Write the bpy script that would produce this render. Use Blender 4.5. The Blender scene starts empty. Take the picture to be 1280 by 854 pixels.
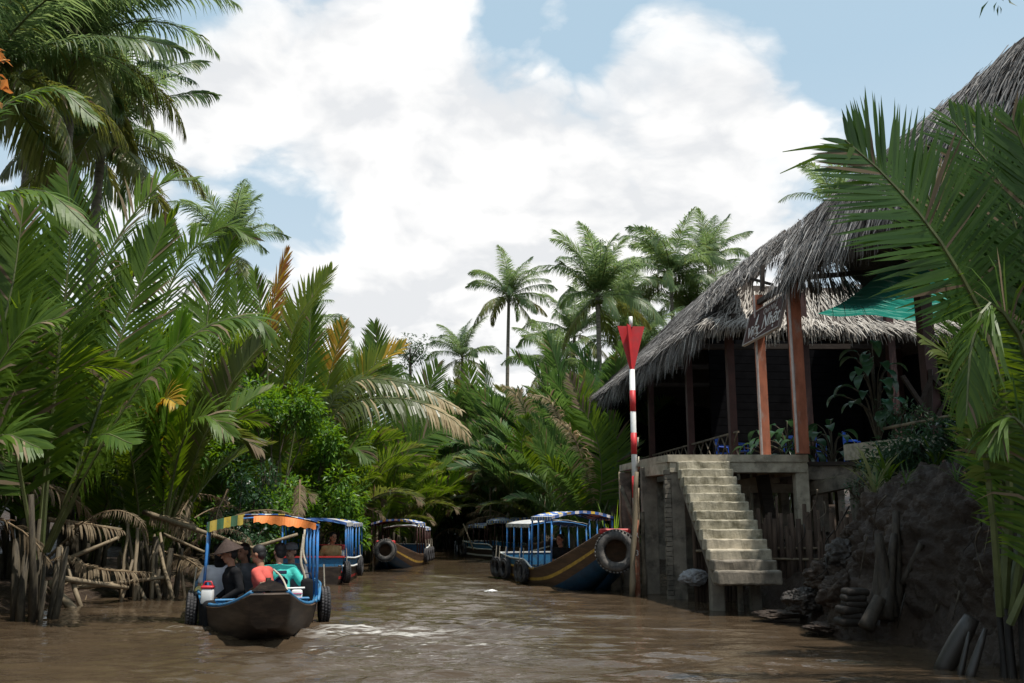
import bpy, bmesh, math, random
import numpy as np
from mathutils import Vector, Matrix, Euler, Quaternion, noise
R = math.radians
random.seed(7)
SC = bpy.context.scene
COL = SC.collection

# ------------------------------------------------------------------ camera frame (used to turn photo measurements into metres)
F, TH, CAMZ = 1150.0, R(10.97), 1.7
cT, sT = math.cos(TH), math.sin(TH)
def ray(px, py):
    u = -(py - 427) / F
    y = cT - sT * u
    return ((px - 640) / F / y, (sT + cT * u) / y)
def P(px, py, D):
    a, b = ray(px, py)
    return Vector((a * D, D, CAMZ + b * D))
AX = R(5.6)
SA, CA = math.sin(AX), math.cos(AX)
def at(v, D, z):                       # v = distance from the canal axis through the camera, D = depth
    return Vector(((v - SA * D) / CA, D, z))

# ------------------------------------------------------------------ object helpers
def tag(o, label=None, cat=None, group=None, kind=None):
    if label: o['label'] = label
    if cat: o['category'] = cat
    if group: o['group'] = group
    if kind: o['kind'] = kind
    return o
def thing(name, loc, label, cat, group=None, rz=0.0):
    o = bpy.data.objects.new(name, None); COL.objects.link(o)
    o.location = loc; o.rotation_euler = (0, 0, rz); o.empty_display_size = .2
    return tag(o, label, cat, group)
def link_mesh(name, me, parent=None, loc=None, rot=None, scale=None):
    o = bpy.data.objects.new(name, me); COL.objects.link(o)
    if parent: o.parent = parent
    if loc is not None: o.location = loc
    if rot is not None: o.rotation_euler = rot
    if scale is not None: o.scale = scale if hasattr(scale, '__len__') else (scale,) * 3
    return o
def copy_tree(o, parent=None):
    c = o.copy(); COL.objects.link(c)
    if parent: c.parent = parent
    for ch in list(o.children): copy_tree(ch, c)
    return c

class MB:
    """collects vertices and faces, then links them as one mesh object"""
    def __init__(s): s.v = []; s.f = []; s.m = []
    def add(s, vs, fs, mi=0):
        b = len(s.v)
        s.v.extend([tuple(p) for p in vs])
        for f in fs:
            s.f.append(tuple(i + b for i in f)); s.m.append(mi)
    def box(s, c, size, rot=None, mi=0, taper=1.0, jit=0.0):
        sx, sy, sz = size[0] / 2, size[1] / 2, size[2] / 2
        vs = []
        for z in (-1, 1):
            k = taper if z > 0 else 1
            for x, y in ((-1, -1), (1, -1), (1, 1), (-1, 1)):
                p = Vector((x * sx * k, y * sy * k, z * sz))
                if jit: p += Vector((random.uniform(-jit, jit), random.uniform(-jit, jit), random.uniform(-jit, jit)))
                if rot is not None: p = rot @ p
                vs.append(p + Vector(c))
        s.add(vs, [(3, 2, 1, 0), (4, 5, 6, 7), (0, 1, 5, 4), (1, 2, 6, 5), (2, 3, 7, 6), (3, 0, 4, 7)], mi)
    def rbox(s, c, size, rot=None, mi=0, bev=.02, seg=1):
        bm = bmesh.new(); bmesh.ops.create_cube(bm, size=1)
        for v in bm.verts: v.co = Vector((v.co.x * size[0], v.co.y * size[1], v.co.z * size[2]))
        bmesh.ops.bevel(bm, geom=bm.edges[:], offset=bev, segments=seg, affect='EDGES', profile=.5)
        bm.verts.index_update()
        vs = [((rot @ v.co) if rot is not None else v.co) + Vector(c) for v in bm.verts]
        s.add(vs, [tuple(v.index for v in f.verts) for f in bm.faces], mi); bm.free()
    def tube(s, pts, rad, n=8, mi=0, cap=True):
        pts = [Vector(p) for p in pts]
        if not hasattr(rad, '__len__'): rad = [rad] * len(pts)
        vs = []; fs = []
        ref = None
        for i, p in enumerate(pts):
            t = (pts[min(i + 1, len(pts) - 1)] - pts[max(i - 1, 0)]).normalized()
            if ref is None:
                ref = Vector((0, 0, 1)).cross(t)
                if ref.length < .01: ref = Vector((1, 0, 0))
            a = (ref - t * ref.dot(t)).normalized(); b = t.cross(a); ref = a
            for k in range(n):
                q = 2 * math.pi * k / n
                vs.append(p + (a * math.cos(q) + b * math.sin(q)) * rad[i])
        for i in range(len(pts) - 1):
            for k in range(n):
                k2 = (k + 1) % n
                fs.append((i * n + k, i * n + k2, (i + 1) * n + k2, (i + 1) * n + k))
        if cap:
            fs.append(tuple(range(n - 1, -1, -1))); fs.append(tuple((len(pts) - 1) * n + k for k in range(n)))
        s.add(vs, fs, mi)
    def bar(s, p, q, w, h=None, mi=0):
        p, q = Vector(p), Vector(q); h = h or w
        d = q - p; L = d.length
        rot = d.to_track_quat('Y', 'Z').to_matrix()
        s.box((p + q) / 2, (w, L, h), rot, mi)
    def lathe(s, prof, n=16, mi=0, center=(0, 0, 0), rot=None):
        vs = []; fs = []
        for r, z in prof:
            for k in range(n):
                q = 2 * math.pi * k / n
                p = Vector((r * math.cos(q), r * math.sin(q), z))
                vs.append((rot @ p if rot is not None else p) + Vector(center))
        m = len(prof)
        for i in range(m - 1):
            for k in range(n):
                k2 = (k + 1) % n
                fs.append((i * n + k, i * n + k2, (i + 1) * n + k2, (i + 1) * n + k))
        s.add(vs, fs, mi)
    def build(s, name, mats, parent=None, smooth=False, loc=None, rot=None):
        me = s.mesh(name, mats, smooth)
        return link_mesh(name, me, parent, loc, rot)
    def mesh(s, name, mats, smooth=False):
        me = bpy.data.meshes.new(name)
        me.from_pydata(s.v, [], s.f)
        if not isinstance(mats, (list, tuple)): mats = [mats]
        for m in mats: me.materials.append(m)
        me.polygons.foreach_set('material_index', s.m)
        if smooth: me.polygons.foreach_set('use_smooth', [True] * len(s.f))
        me.update()
        return me

# ------------------------------------------------------------------ materials
class NT:
    def __init__(s, name):
        s.mat = bpy.data.materials.new(name); s.mat.use_nodes = True
        s.t = s.mat.node_tree; s.t.nodes.clear()
        s.out = s.t.nodes.new('ShaderNodeOutputMaterial')
    def n(s, typ, **kw):
        nd = s.t.nodes.new(typ)
        for k, v in kw.items():
            if k.startswith('i_'): nd.inputs[k[2:].replace('_', ' ')].default_value = v
            elif k.startswith('x') and k[1:].isdigit(): nd.inputs[int(k[1:])].default_value = v
            else: setattr(nd, k, v)
        return nd
    def l(s, a, b): s.t.links.new(a, b)
    def ramp(s, fac, stops, interp='LINEAR'):
        r = s.n('ShaderNodeValToRGB'); r.color_ramp.interpolation = interp
        e = r.color_ramp.elements
        while len(e) > 1: e.remove(e[-1])
        e[0].position, e[0].color = stops[0][0], (*stops[0][1], 1)
        for p, c in stops[1:]:
            x = e.new(p); x.color = (*c, 1)
        s.l(fac, r.inputs[0]); return r.outputs[0]
    def noise(s, scale, detail=4, vec=None, rough=.6, dist=0):
        nd = s.n('ShaderNodeTexNoise'); nd.inputs['Scale'].default_value = scale
        nd.inputs['Detail'].default_value = detail; nd.inputs['Roughness'].default_value = rough
        nd.inputs['Distortion'].default_value = dist
        s.l(vec if vec is not None else s.coord(), nd.inputs['Vector']); return nd.outputs['Fac']
    def coord(s, kind='Object'):
        return s.n('ShaderNodeTexCoord').outputs[kind]
    def map(s, vec, scale=(1, 1, 1), loc=(0, 0, 0), rot=(0, 0, 0)):
        m = s.n('ShaderNodeMapping'); m.inputs['Scale'].default_value = scale
        m.inputs['Location'].default_value = loc; m.inputs['Rotation'].default_value = rot
        s.l(vec, m.inputs['Vector']); return m.outputs[0]
    def math(s, op, a, b=None, clamp=False):
        m = s.n('ShaderNodeMath'); m.operation = op; m.use_clamp = clamp
        for i, x in enumerate((a, b)):
            if x is None: continue
            if isinstance(x, (int, float)): m.inputs[i].default_value = x
            else: s.l(x, m.inputs[i])
        return m.outputs[0]
    def mixc(s, fac, a, b, blend='MIX'):
        m = s.n('ShaderNodeMix'); m.data_type = 'RGBA'; m.blend_type = blend
        for i, x in ((0, fac), (6, a), (7, b)):
            if isinstance(x, (int, float)): m.inputs[i].default_value = x
            elif isinstance(x, tuple): m.inputs[i].default_value = (*x, 1)
            else: s.l(x, m.inputs[i])
        return m.outputs[2]
    def bump(s, h, strength=.3, dist=.02, normal=None):
        b = s.n('ShaderNodeBump'); b.inputs['Strength'].default_value = strength
        b.inputs['Distance'].default_value = dist
        s.l(h, b.inputs['Height'])
        if normal is not None: s.l(normal, b.inputs['Normal'])
        return b.outputs[0]
    def pbsdf(s, col, rough=.6, spec=.5, normal=None, metal=0, **kw):
        p = s.n('ShaderNodeBsdfPrincipled')
        for k, x in (('Base Color', col), ('Roughness', rough), ('Specular IOR Level', spec), ('Metallic', metal)):
            if isinstance(x, tuple): p.inputs[k].default_value = (*x, 1)
            elif isinstance(x, (int, float)): p.inputs[k].default_value = x
            else: s.l(x, p.inputs[k])
        for k, x in kw.items(): p.inputs[k].default_value = x
        if normal is not None: s.l(normal, p.inputs['Normal'])
        return p.outputs[0]
    def done(s, sh): s.l(sh, s.out.inputs[0]); return s.mat

MATS = {}
def sc(c, k): return tuple(min(1, x * k) for x in c)
def plain(name, col, rough=.6, var=.25, scale=6, bump=.15, spec=.4, dirt=None, dscale=2.5, stretch=(1, 1, 1), dthr=.55):
    """a weathered one-colour surface: mottled base, optional dirt patches, fine bump"""
    t = NT(name)
    v = t.map(t.coord(), stretch)
    n1 = t.noise(scale, 5, v)
    c = t.ramp(n1, [(.3, sc(col, 1 - var)), (.7, sc(col, 1 + var))])
    if dirt:
        n2 = t.noise(dscale, 6, v, .7)
        f = t.ramp(n2, [(dthr - .08, (0, 0, 0)), (dthr + .1, (1, 1, 1))])
        c = t.mixc(f, c, dirt)
    nb = t.noise(scale * 5, 4, v)
    m = t.done(t.pbsdf(c, rough, spec, t.bump(nb, bump, .01)))
    MATS[name] = m; return m

def leafmat(name, c1, c2, trans=.35, rough=.38, spec=.45, tcol=None, objvar=.35):
    """leaf: diffuse and glossy top, light passing through; colour differs from leaflet to leaflet and plant to plant"""
    t = NT(name)
    g = t.n('ShaderNodeNewGeometry').outputs['Random Per Island']
    o = t.n('ShaderNodeObjectInfo').outputs['Random']
    f = t.math('ADD', t.math('MULTIPLY', g, 1 - objvar), t.math('MULTIPLY', o, objvar))
    c = t.ramp(f, [(.1, c1), (.9, c2)])
    nz = t.noise(1.2, 3)
    c = t.mixc(t.math('MULTIPLY', nz, .35), c, sc(c1, .6))
    a = t.pbsdf(c, rough, spec)
    tr = t.n('ShaderNodeBsdfTranslucent')
    hs = t.n('ShaderNodeHueSaturation'); hs.inputs['Hue'].default_value = .47; hs.inputs['Saturation'].default_value = 1.12; hs.inputs['Value'].default_value = 2.1
    t.l(c, hs.inputs['Color']); t.l(hs.outputs[0], tr.inputs[0])
    mx = t.n('ShaderNodeMixShader'); mx.inputs[0].default_value = trans
    t.l(a, mx.inputs[1]); t.l(tr.outputs[0], mx.inputs[2])
    m = t.done(mx.outputs[0]); MATS[name] = m; return m

# foliage
nipa = leafmat('nipa_leaf', (.055, .115, .018), (.125, .205, .028), .45, .46, .35)
nipa_yel = leafmat('nipa_leaf_yellow', (.11, .17, .025), (.21, .25, .035), .48, .46, .35)
nipa_cool = leafmat('nipa_leaf_cool', (.040, .095, .026), (.085, .160, .045), .34, .45, .4)
nipa_deep = leafmat('nipa_leaf_deep', (.030, .080, .016), (.070, .140, .026), .44, .4, .42)
nipa2 = leafmat('nipa_leaf_light', (.13, .26, .035), (.21, .36, .05), .5, .46, .35)
nipa_olive = leafmat('nipa_leaf_olive', (.06, .085, .02), (.10, .13, .03), .4)
coco = leafmat('coconut_leaf', (.078, .140, .055), (.155, .22, .090), .46, .42, .4)
coco_yel = leafmat('coconut_leaf_old', (.10, .13, .03), (.17, .18, .05), .35)
dryleaf = leafmat('dry_leaf', (.11, .082, .050), (.27, .21, .135), .2, .7, .15)
tanleaf = leafmat('tan_leaf', (.28, .22, .11), (.48, .40, .25), .3, .6, .2)
orangeleaf = leafmat('orange_leaf', (.36, .23, .03), (.52, .38, .06), .35, .5, .25)
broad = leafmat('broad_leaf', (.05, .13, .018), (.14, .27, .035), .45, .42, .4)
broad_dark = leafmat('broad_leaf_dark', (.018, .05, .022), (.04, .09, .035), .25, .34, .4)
far_leaf = leafmat('far_leaf', (.03, .07, .03), (.06, .11, .04), .3, .5, .3)
rust_leaf = leafmat('rust_leaf', (.22, .10, .03), (.40, .20, .06), .35, .5, .3)
palegrass = leafmat('pale_blade', (.16, .19, .08), (.30, .32, .16), .35, .5, .3)
rachis = plain('palm_rachis', (.085, .10, .035), .5, .3, 5, .1)
rachis_dry = plain('palm_rachis_dry', (.20, .14, .08), .7, .3, 5, .2)
stalk = plain('palm_stalk', (.075, .062, .042), .75, .4, 4, .4, .25, dirt=(.03, .025, .02), stretch=(6, 6, 1))
trunk = plain('palm_trunk', (.20, .175, .14), .85, .25, 5, .5, .2, dirt=(.08, .07, .055), stretch=(1, 1, 5))
bark = plain('bark', (.07, .055, .04), .85, .35, 8, .5, .2)
# wood, concrete, mud
bamboo = plain('dry_bamboo', (.24, .19, .125), .7, .35, 6, .3, .25, dirt=(.06, .048, .035), dscale=3, stretch=(1, 1, .3))
deadwood = plain('dead_wood', (.13, .105, .075), .8, .4, 6, .5, .2, dirt=(.04, .032, .025))
stalk_dark = plain('shade_toned_stalk', (.016, .012, .009), .65, .4, 4, .5, .3, dirt=(.040, .031, .023), dscale=3, dthr=.6, stretch=(6, 6, 1))  # stalk brown with the shade of overhead fronds put into its colour
stump_wood = plain('stump_wood', (.048, .037, .027), .7, .4, 4, .5, .3, dirt=(.02, .016, .012), dscale=3, stretch=(6, 6, 1))
stakewood = plain('stake_wood', (.085, .058, .042), .85, .4, 9, .6, .2, dirt=(.05, .035, .028), stretch=(1, 1, .25))
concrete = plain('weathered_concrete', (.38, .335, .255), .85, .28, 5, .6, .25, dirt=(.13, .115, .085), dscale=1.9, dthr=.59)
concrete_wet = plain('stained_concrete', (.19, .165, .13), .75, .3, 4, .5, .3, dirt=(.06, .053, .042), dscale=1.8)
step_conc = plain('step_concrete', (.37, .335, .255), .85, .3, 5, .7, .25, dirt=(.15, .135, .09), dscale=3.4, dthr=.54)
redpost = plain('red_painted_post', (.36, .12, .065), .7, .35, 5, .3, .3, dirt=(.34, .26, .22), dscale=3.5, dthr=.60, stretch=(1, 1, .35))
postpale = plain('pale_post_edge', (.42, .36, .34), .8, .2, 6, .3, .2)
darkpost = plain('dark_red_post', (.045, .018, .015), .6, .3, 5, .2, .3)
darkwood = plain('dark_timber', (.040, .030, .024), .75, .35, 4, .3, .25, stretch=(1, 6, 6))
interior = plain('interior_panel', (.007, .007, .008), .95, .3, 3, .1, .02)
floorwood = plain('floor_planks', (.07, .052, .04), .7, .3, 4, .3)
def thatchmat(name, stops):
    t = NT(name)
    g = t.n('ShaderNodeNewGeometry').outputs['Random Per Island']
    c = t.ramp(g, stops)
    nz = t.noise(.9, 5)
    c = t.mixc(t.ramp(nz, [(.42, (0, 0, 0)), (.68, (.55, .55, .55))]), c, (.085, .072, .062))
    m = t.done(t.pbsdf(c, .85, .15)); MATS[name] = m; return m
thatch = thatchmat('thatch_grey', [(0, (.065, .060, .058)), (.4, (.16, .150, .145)), (.8, (.31, .295, .28)), (1, (.50, .47, .44))])
thatch_pale = thatchmat('thatch_pale', [(0, (.20, .18, .16)), (.5, (.38, .35, .31)), (1, (.60, .56, .50))])
thatch_core = plain('thatch_core', (.062, .052, .045), .95, .4, 7, 1.0, .1, stretch=(4, 4, 1))
thatch_brown = thatchmat('thatch_brown', [(0, (.06, .045, .035)), (.6, (.13, .10, .075)), (1, (.26, .21, .16))])

def stripes(name, cols, period, axis=0, rough=.65, dirt=.55):
    """woven tarpaulin with coloured bands"""
    t = NT(name)
    sep = t.n('ShaderNodeSeparateXYZ'); t.l(t.coord(), sep.inputs[0])
    f = t.math('FRACT', t.math('DIVIDE', sep.outputs[axis], period))
    st = [(i / len(cols), c) for i, c in enumerate(cols)]
    c = t.ramp(f, st, 'CONSTANT')
    nz = t.noise(5, 5)
    c = t.mixc(t.math('MULTIPLY', nz, dirt), c, (.12, .11, .10))
    m = t.done(t.pbsdf(c, rough, .3, t.bump(t.noise(14, 4), .3, .01))); MATS[name] = m; return m
BLUE, WHITE, YEL, NAVY = (.04, .15, .50), (.72, .72, .70), (.70, .50, .05), (.015, .04, .16)
tarp = stripes('checked_tarp', [BLUE, WHITE, BLUE, YEL, BLUE, WHITE], .66, 0)
tarp_side = stripes('checked_tarp_side', [BLUE, WHITE, BLUE, YEL, BLUE, WHITE], .66, 1)
tarp_gy = stripes('green_yellow_tarp', [(.03, .14, .05), YEL, (.03, .14, .05), (.62, .44, .05)], .44, 0)
tarp_white = stripes('worn_white_tarp', [(.62, .60, .56), (.50, .50, .50), (.66, .64, .60), (.40, .42, .46)], .9, 1, .7, .5)
tarp_orange = plain('orange_lining', (.72, .22, .05), .65, .25, 3, .3)
tarp_navy = plain('navy_tarp', (.015, .025, .07), .6, .3, 3, .3)
tarp_darkred = plain('dark_red_lining', (.22, .04, .025), .65, .3, 3, .3)
hull_dark = plain('dark_hull_planks', (.030, .021, .016), .5, .4, 4, .4, .4, dirt=(.065, .045, .032), dscale=3, stretch=(1, .3, 3))
hull_brown = plain('brown_hull_planks', (.095, .054, .031), .55, .35, 5, .4, .35, dirt=(.06, .038, .025), dscale=3, stretch=(1, .3, 3))
hull_blue = plain('blue_hull_paint', (.035, .18, .37), .5, .3, 4, .3, .35, dirt=(.045, .085, .12), dscale=4, dthr=.55)
blue_post = plain('blue_pole_paint', (.035, .17, .44), .5, .25, 4, .2, .35, dirt=(.10, .13, .18), dscale=6, dthr=.58)
hull_navy = plain('deep_blue_hull', (.012, .05, .10), .45, .3, 4, .2, .4)
hull_yel = plain('yellow_stripe_paint', (.46, .28, .05), .6, .35, 6, .2, .3, dirt=(.25, .15, .06), dscale=5)
hull_white = plain('white_trim_paint', (.66, .66, .63), .55, .12, 6, .2, .3, dirt=(.35, .34, .32), dscale=6, dthr=.62)
hull_red = plain('red_trim_paint', (.42, .035, .035), .5, .25, 6, .2, .35)
rubber = plain('old_rubber', (.035, .034, .036), .75, .35, 10, .5, .3, dirt=(.11, .10, .095), dscale=4, dthr=.6)
rubber_mud = plain('muddy_rubber', (.075, .072, .07), .8, .35, 8, .5, .25, dirt=(.15, .135, .12), dscale=4, dthr=.55)
rope = plain('rope', (.42, .37, .29), .9, .25, 30, .5, .1)
white_plastic = plain('white_plastic', (.72, .72, .70), .4, .06, 4, .05, .4)
red_plastic = plain('red_plastic', (.55, .04, .05), .4, .1, 4, .05, .4)
blue_plastic = plain('blue_plastic', (.02, .09, .45), .4, .1, 4, .05, .4)
black_cloth = plain('black_cloth', (.012, .012, .013), .9, .3, 12, .3, .15)
dark_cloth = plain('charcoal_cloth', (.035, .034, .038), .9, .3, 12, .3, .15)
grey_cloth = plain('grey_cloth', (.16, .165, .18), .9, .2, 12, .3, .15)
white_cloth = plain('white_cloth', (.55, .56, .62), .9, .08, 10, .3, .15)
coral_cloth = plain('coral_cloth', (.55, .105, .085), .9, .12, 10, .3, .15)
teal_cloth = plain('teal_cloth', (.075, .55, .47), .9, .1, 10, .3, .15)
tan_cloth = plain('tan_cloth', (.38, .26, .12), .9, .15, 10, .3, .15)
skin = plain('skin', (.34, .17, .105), .55, .1, 8, .05, .35)
skin_light = plain('skin_light', (.46, .25, .17), .55, .1, 8, .05, .35)
hair = plain('black_hair', (.009, .008, .008), .62, .3, 30, .4, .5, stretch=(1, 1, .2))
hat_straw = plain('dark_woven_hat', (.055, .038, .032), .8, .25, 25, .4, .2)
eye_dark = plain('eye_dark', (.01, .008, .008), .2, .1, 4, 0, .5)
lip = plain('lip', (.26, .09, .07), .5, .1, 6, 0, .4)
lens_teal = plain('sunglass_lens', (.03, .14, .15), .1, .1, 4, 0, .9)
metal = plain('galvanised_steel', (.35, .35, .35), .45, .2, 8, .2, .5)
sign_red = plain('red_sign_paint', (.55, .03, .035), .5, .12, 5, .1, .4, dirt=(.42, .05, .05), dscale=4)
sign_brown = plain('brown_sign_board', (.060, .026, .021), .75, .25, 6, .2, .15, stretch=(1, .3, 1))
sign_letter = plain('faded_lettering', (.55, .52, .49), .8, .15, 6, .1, .2)
sign_letter_dim = plain('faded_small_lettering', (.30, .26, .24), .8, .15, 6, .1, .2)
pvc = plain('white_pole_paint', (.70, .70, .68), .5, .08, 6, .1, .4, dirt=(.5, .47, .42), dscale=4, dthr=.66)
rustpole = plain('rusty_pole', (.22, .085, .05), .8, .35, 9, .4, .2, dirt=(.35, .28, .2), dscale=7, dthr=.6)
sack = plain('woven_sack', (.30, .30, .31), .8, .2, 18, .4, .2, dirt=(.14, .125, .11), dscale=3)
tarp_blue = plain('blue_sheet', (.10, .22, .42), .5, .2, 4, .3, .3)
log_wet = plain('wet_log', (.030, .024, .019), .45, .35, 5, .4, .5, stretch=(1, 1, .3))

# green shade net: woven strips with slits that let light through
t = NT('green_net')
sep = t.n('ShaderNodeSeparateXYZ'); t.l(t.coord(), sep.inputs[0])
w1 = t.noise(1.6, 5, t.map(t.coord(), (.6, 6, 6)))
c = t.ramp(w1, [(.30, (.01, .11, .085)), (.56, (.02, .20, .15)), (.66, (.25, .46, .38)), (.72, (.02, .19, .14))])
tr = t.n('ShaderNodeBsdfTranslucent'); t.l(c, tr.inputs[0])
mx = t.n('ShaderNodeMixShader'); mx.inputs[0].default_value = .55
t.l(t.pbsdf(c, .6, .3), mx.inputs[1]); t.l(tr.outputs[0], mx.inputs[2])
green_net = t.done(mx.outputs[0])

# mud: wet, lumpy
t = NT('wet_mud')
n1 = t.noise(1.1, 8, rough=.65); n2 = t.noise(7, 8, rough=.7)
c = t.ramp(n1, [(.3, (.026, .015, .009)), (.55, (.048, .029, .017)), (.75, (.085, .055, .034))])
c = t.mixc(t.math('MULTIPLY', n2, .55), c, (.016, .011, .008))
rg = t.ramp(n2, [(.35, (.35, .35, .35)), (.65, (.8, .8, .8))])
b1 = t.bump(n2, .9, .06); b2 = t.bump(t.noise(28, 6), .5, .015, b1)
mud = t.done(t.pbsdf(c, rg, .35, b2))
t = NT('pale_mud')
n2 = t.noise(9, 8, rough=.7)
c = t.ramp(n2, [(.38, (.020, .014, .010)), (.62, (.042, .031, .023)), (.78, (.17, .15, .135))])
pale_mud = t.done(t.pbsdf(c, .45, .5, t.bump(n2, 1, .05)))

# brown river water with ripples; the boat's wash roughens the part of the surface it has just crossed
t = NT('river_water')
co = t.coord('Object')
def wav(scale, sx, sy, det, rot=0, dist=0.6):
    return t.noise(scale, det, t.map(co, (sx, sy, 1), rot=(0, 0, rot)), .55, dist)
a = wav(1.0, .55, 1.9, 3, R(8)); b = wav(2.6, .6, 1.6, 3, R(-14)); c3 = wav(8, .7, 1.5, 2, R(10))
def blob(cx, cy, rx, ry, r0=.15, r1=1.0):
    m = t.map(co, (1 / rx, 1 / ry, 0), (-cx / rx, -cy / ry, 0))
    ln = t.n('ShaderNodeVectorMath'); ln.operation = 'LENGTH'; t.l(m, ln.inputs[0])
    mr = t.n('ShaderNodeMapRange'); mr.interpolation_type = 'SMOOTHSTEP'
    mr.inputs[1].default_value = r0; mr.inputs[2].default_value = r1; mr.inputs[3].default_value = 1; mr.inputs[4].default_value = 0
    t.l(ln.outputs['Value'], mr.inputs[0]); return mr.outputs[0]
w1 = blob(-1.9, 14.6, 2.4, 1.6); w2 = blob(-1.2, 11.6, 3.4, 2.6, .1); w3 = blob(-1.6, 24, 3.5, 9, .1)
wash = t.math('ADD', t.math('ADD', t.math('MULTIPLY', w1, 1.0), t.math('MULTIPLY', w2, .75)), t.math('MULTIPLY', w3, .25))
h = t.math('ADD', t.math('MULTIPLY', a, .45), t.math('ADD', t.math('MULTIPLY', b, .35), t.math('MULTIPLY', c3, .10)))
hw = t.math('ADD', wav(3.0, .45, 2.2, 4, R(6), 1.2), t.math('MULTIPLY', wav(9, .6, 1.8, 3, R(-9)), .35))
h = t.math('ADD', h, t.math('MULTIPLY', t.math('MULTIPLY', hw, wash), 1.25))
nrm = t.bump(h, .55, .09)
mud_n = t.noise(.35, 4)
wc = t.ramp(mud_n, [(.3, (.052, .036, .022)), (.7, (.072, .050, .031))])
fn = t.noise(5.5, 7, t.map(co, (.35, 1.9, 1), rot=(0, 0, R(4))), .7, 1.0)
f1 = t.math('MULTIPLY', blob(-2.0, 14.75, 1.7, .85, .2), t.ramp(fn, [(.47, (0, 0, 0)), (.60, (1, 1, 1))]))
f2 = t.math('MULTIPLY', blob(-1.2, 12.7, 3.4, 1.7, .1), t.ramp(fn, [(.585, (0, 0, 0)), (.65, (.75, .75, .75))]))
f3 = t.math('MULTIPLY', blob(-5.3, 14.9, .9, .5, .2), t.ramp(fn, [(.53, (0, 0, 0)), (.64, (.5, .5, .5))]))
foam = t.math('ADD', f1, t.math('ADD', f2, f3), True)
wa = t.pbsdf(wc, .035, .5, nrm, **{'IOR': 1.33})
fo = t.pbsdf((.62, .60, .56), .6, .3, nrm)
mx = t.n('ShaderNodeMixShader'); t.l(t.math('MULTIPLY', foam, .85), mx.inputs[0]); t.l(wa, mx.inputs[1]); t.l(fo, mx.inputs[2])
water_m = t.done(mx.outputs[0])
# ------------------------------------------------------------------ camera, sky, sun
cam = bpy.data.cameras.new('camera'); co_ = bpy.data.objects.new('camera', cam); COL.objects.link(co_)
cam.sensor_width = 36; cam.lens = F / 1280 * 36; cam.clip_end = 4000; cam.clip_start = .1
co_.location = (0, 0, CAMZ); co_.rotation_euler = (R(90) + TH, 0, 0)
SC.camera = co_
SUN = Vector((.28, -.18, .94)).normalized()
sl = bpy.data.lights.new('sun', 'SUN'); sl.energy = 5.0; sl.angle = R(.6); sl.color = (1, .95, .87)
so = bpy.data.objects.new('sun', sl); COL.objects.link(so); so.rotation_euler = SUN.to_track_quat('Z', 'Y').to_euler()
so.location = SUN * 50
w = bpy.data.worlds.new('World'); SC.world = w; w.use_nodes = True
w.cycles.sampling_method = 'MANUAL'; w.cycles.sample_map_resolution = 256
nt = w.node_tree; nt.nodes.clear()
t = NT.__new__(NT); t.t = nt; t.mat = w
out = nt.nodes.new('ShaderNodeOutputWorld'); bg = nt.nodes.new('ShaderNodeBackground')
sky = nt.nodes.new('ShaderNodeTexSky'); sky.sky_type = 'NISHITA'; sky.sun_disc = False
sky.sun_elevation = math.asin(SUN.z); sky.sun_rotation = math.atan2(SUN.x, SUN.y)
sky.air_density = 1.0; sky.dust_density = 1.6; sky.ozone_density = 1.2
d = t.coord('Generated')
sp = t.n('ShaderNodeSeparateXYZ'); t.l(d, sp.inputs[0])
zz = t.math('ADD', t.math('MAXIMUM', sp.outputs[2], 0), .32)
cb = t.n('ShaderNodeCombineXYZ')
t.l(t.math('DIVIDE', sp.outputs[0], zz), cb.inputs[0]); t.l(t.math('DIVIDE', sp.outputs[1], zz), cb.inputs[1])
cl = cb.outputs[0]
def dirblob(px, py, r0, r1):           # soft cloud bank centred on a compass direction and height
    a, b = ray(px, py); v = Vector((a, 1, b)).normalized()
    dn = t.n('ShaderNodeVectorMath'); dn.operation = 'DISTANCE'; t.l(d, dn.inputs[0]); dn.inputs[1].default_value = v
    mr = t.n('ShaderNodeMapRange'); mr.interpolation_type = 'SMOOTHSTEP'
    mr.inputs[1].default_value = r0; mr.inputs[2].default_value = r1; mr.inputs[3].default_value = 1; mr.inputs[4].default_value = 0
    t.l(dn.outputs['Value'], mr.inputs[0]); return mr.outputs[0]
wrp = t.n('ShaderNodeTexNoise'); wrp.inputs['Scale'].default_value = 1.3; wrp.inputs['Detail'].default_value = 4
t.l(cl, wrp.inputs['Vector'])
vm = t.n('ShaderNodeVectorMath'); vm.operation = 'MULTIPLY_ADD'; t.l(wrp.outputs['Color'], vm.inputs[0])
vm.inputs[1].default_value = (.40, .40, .40); t.l(cl, vm.inputs[2])
def puff(off):                          # cauliflower billows on top of a broad noise
    v = t.map(vm.outputs[0], loc=off)
    vo = t.n('ShaderNodeTexVoronoi'); vo.feature = 'F1'; vo.inputs['Scale'].default_value = 5.5; vo.inputs['Detail'].default_value = 3; vo.inputs['Roughness'].default_value = .55
    t.l(v, vo.inputs['Vector'])
    return t.math('ADD', t.noise(1.9, 10, v, .6), t.math('MULTIPLY', t.math('SUBTRACT', .55, vo.outputs['Distance']), .22))
n1 = puff((3.2, 1.7, 0)); n2 = puff((3.225, 1.79, .0))
def bl(px, py, r0, r1, k, prev=None):
    x = t.math('MULTIPLY', dirblob(px, py, r0, r1), k)
    return x if prev is None else t.math('ADD', prev, x)
bias = bl(620, 230, .04, .36, .17)
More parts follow.
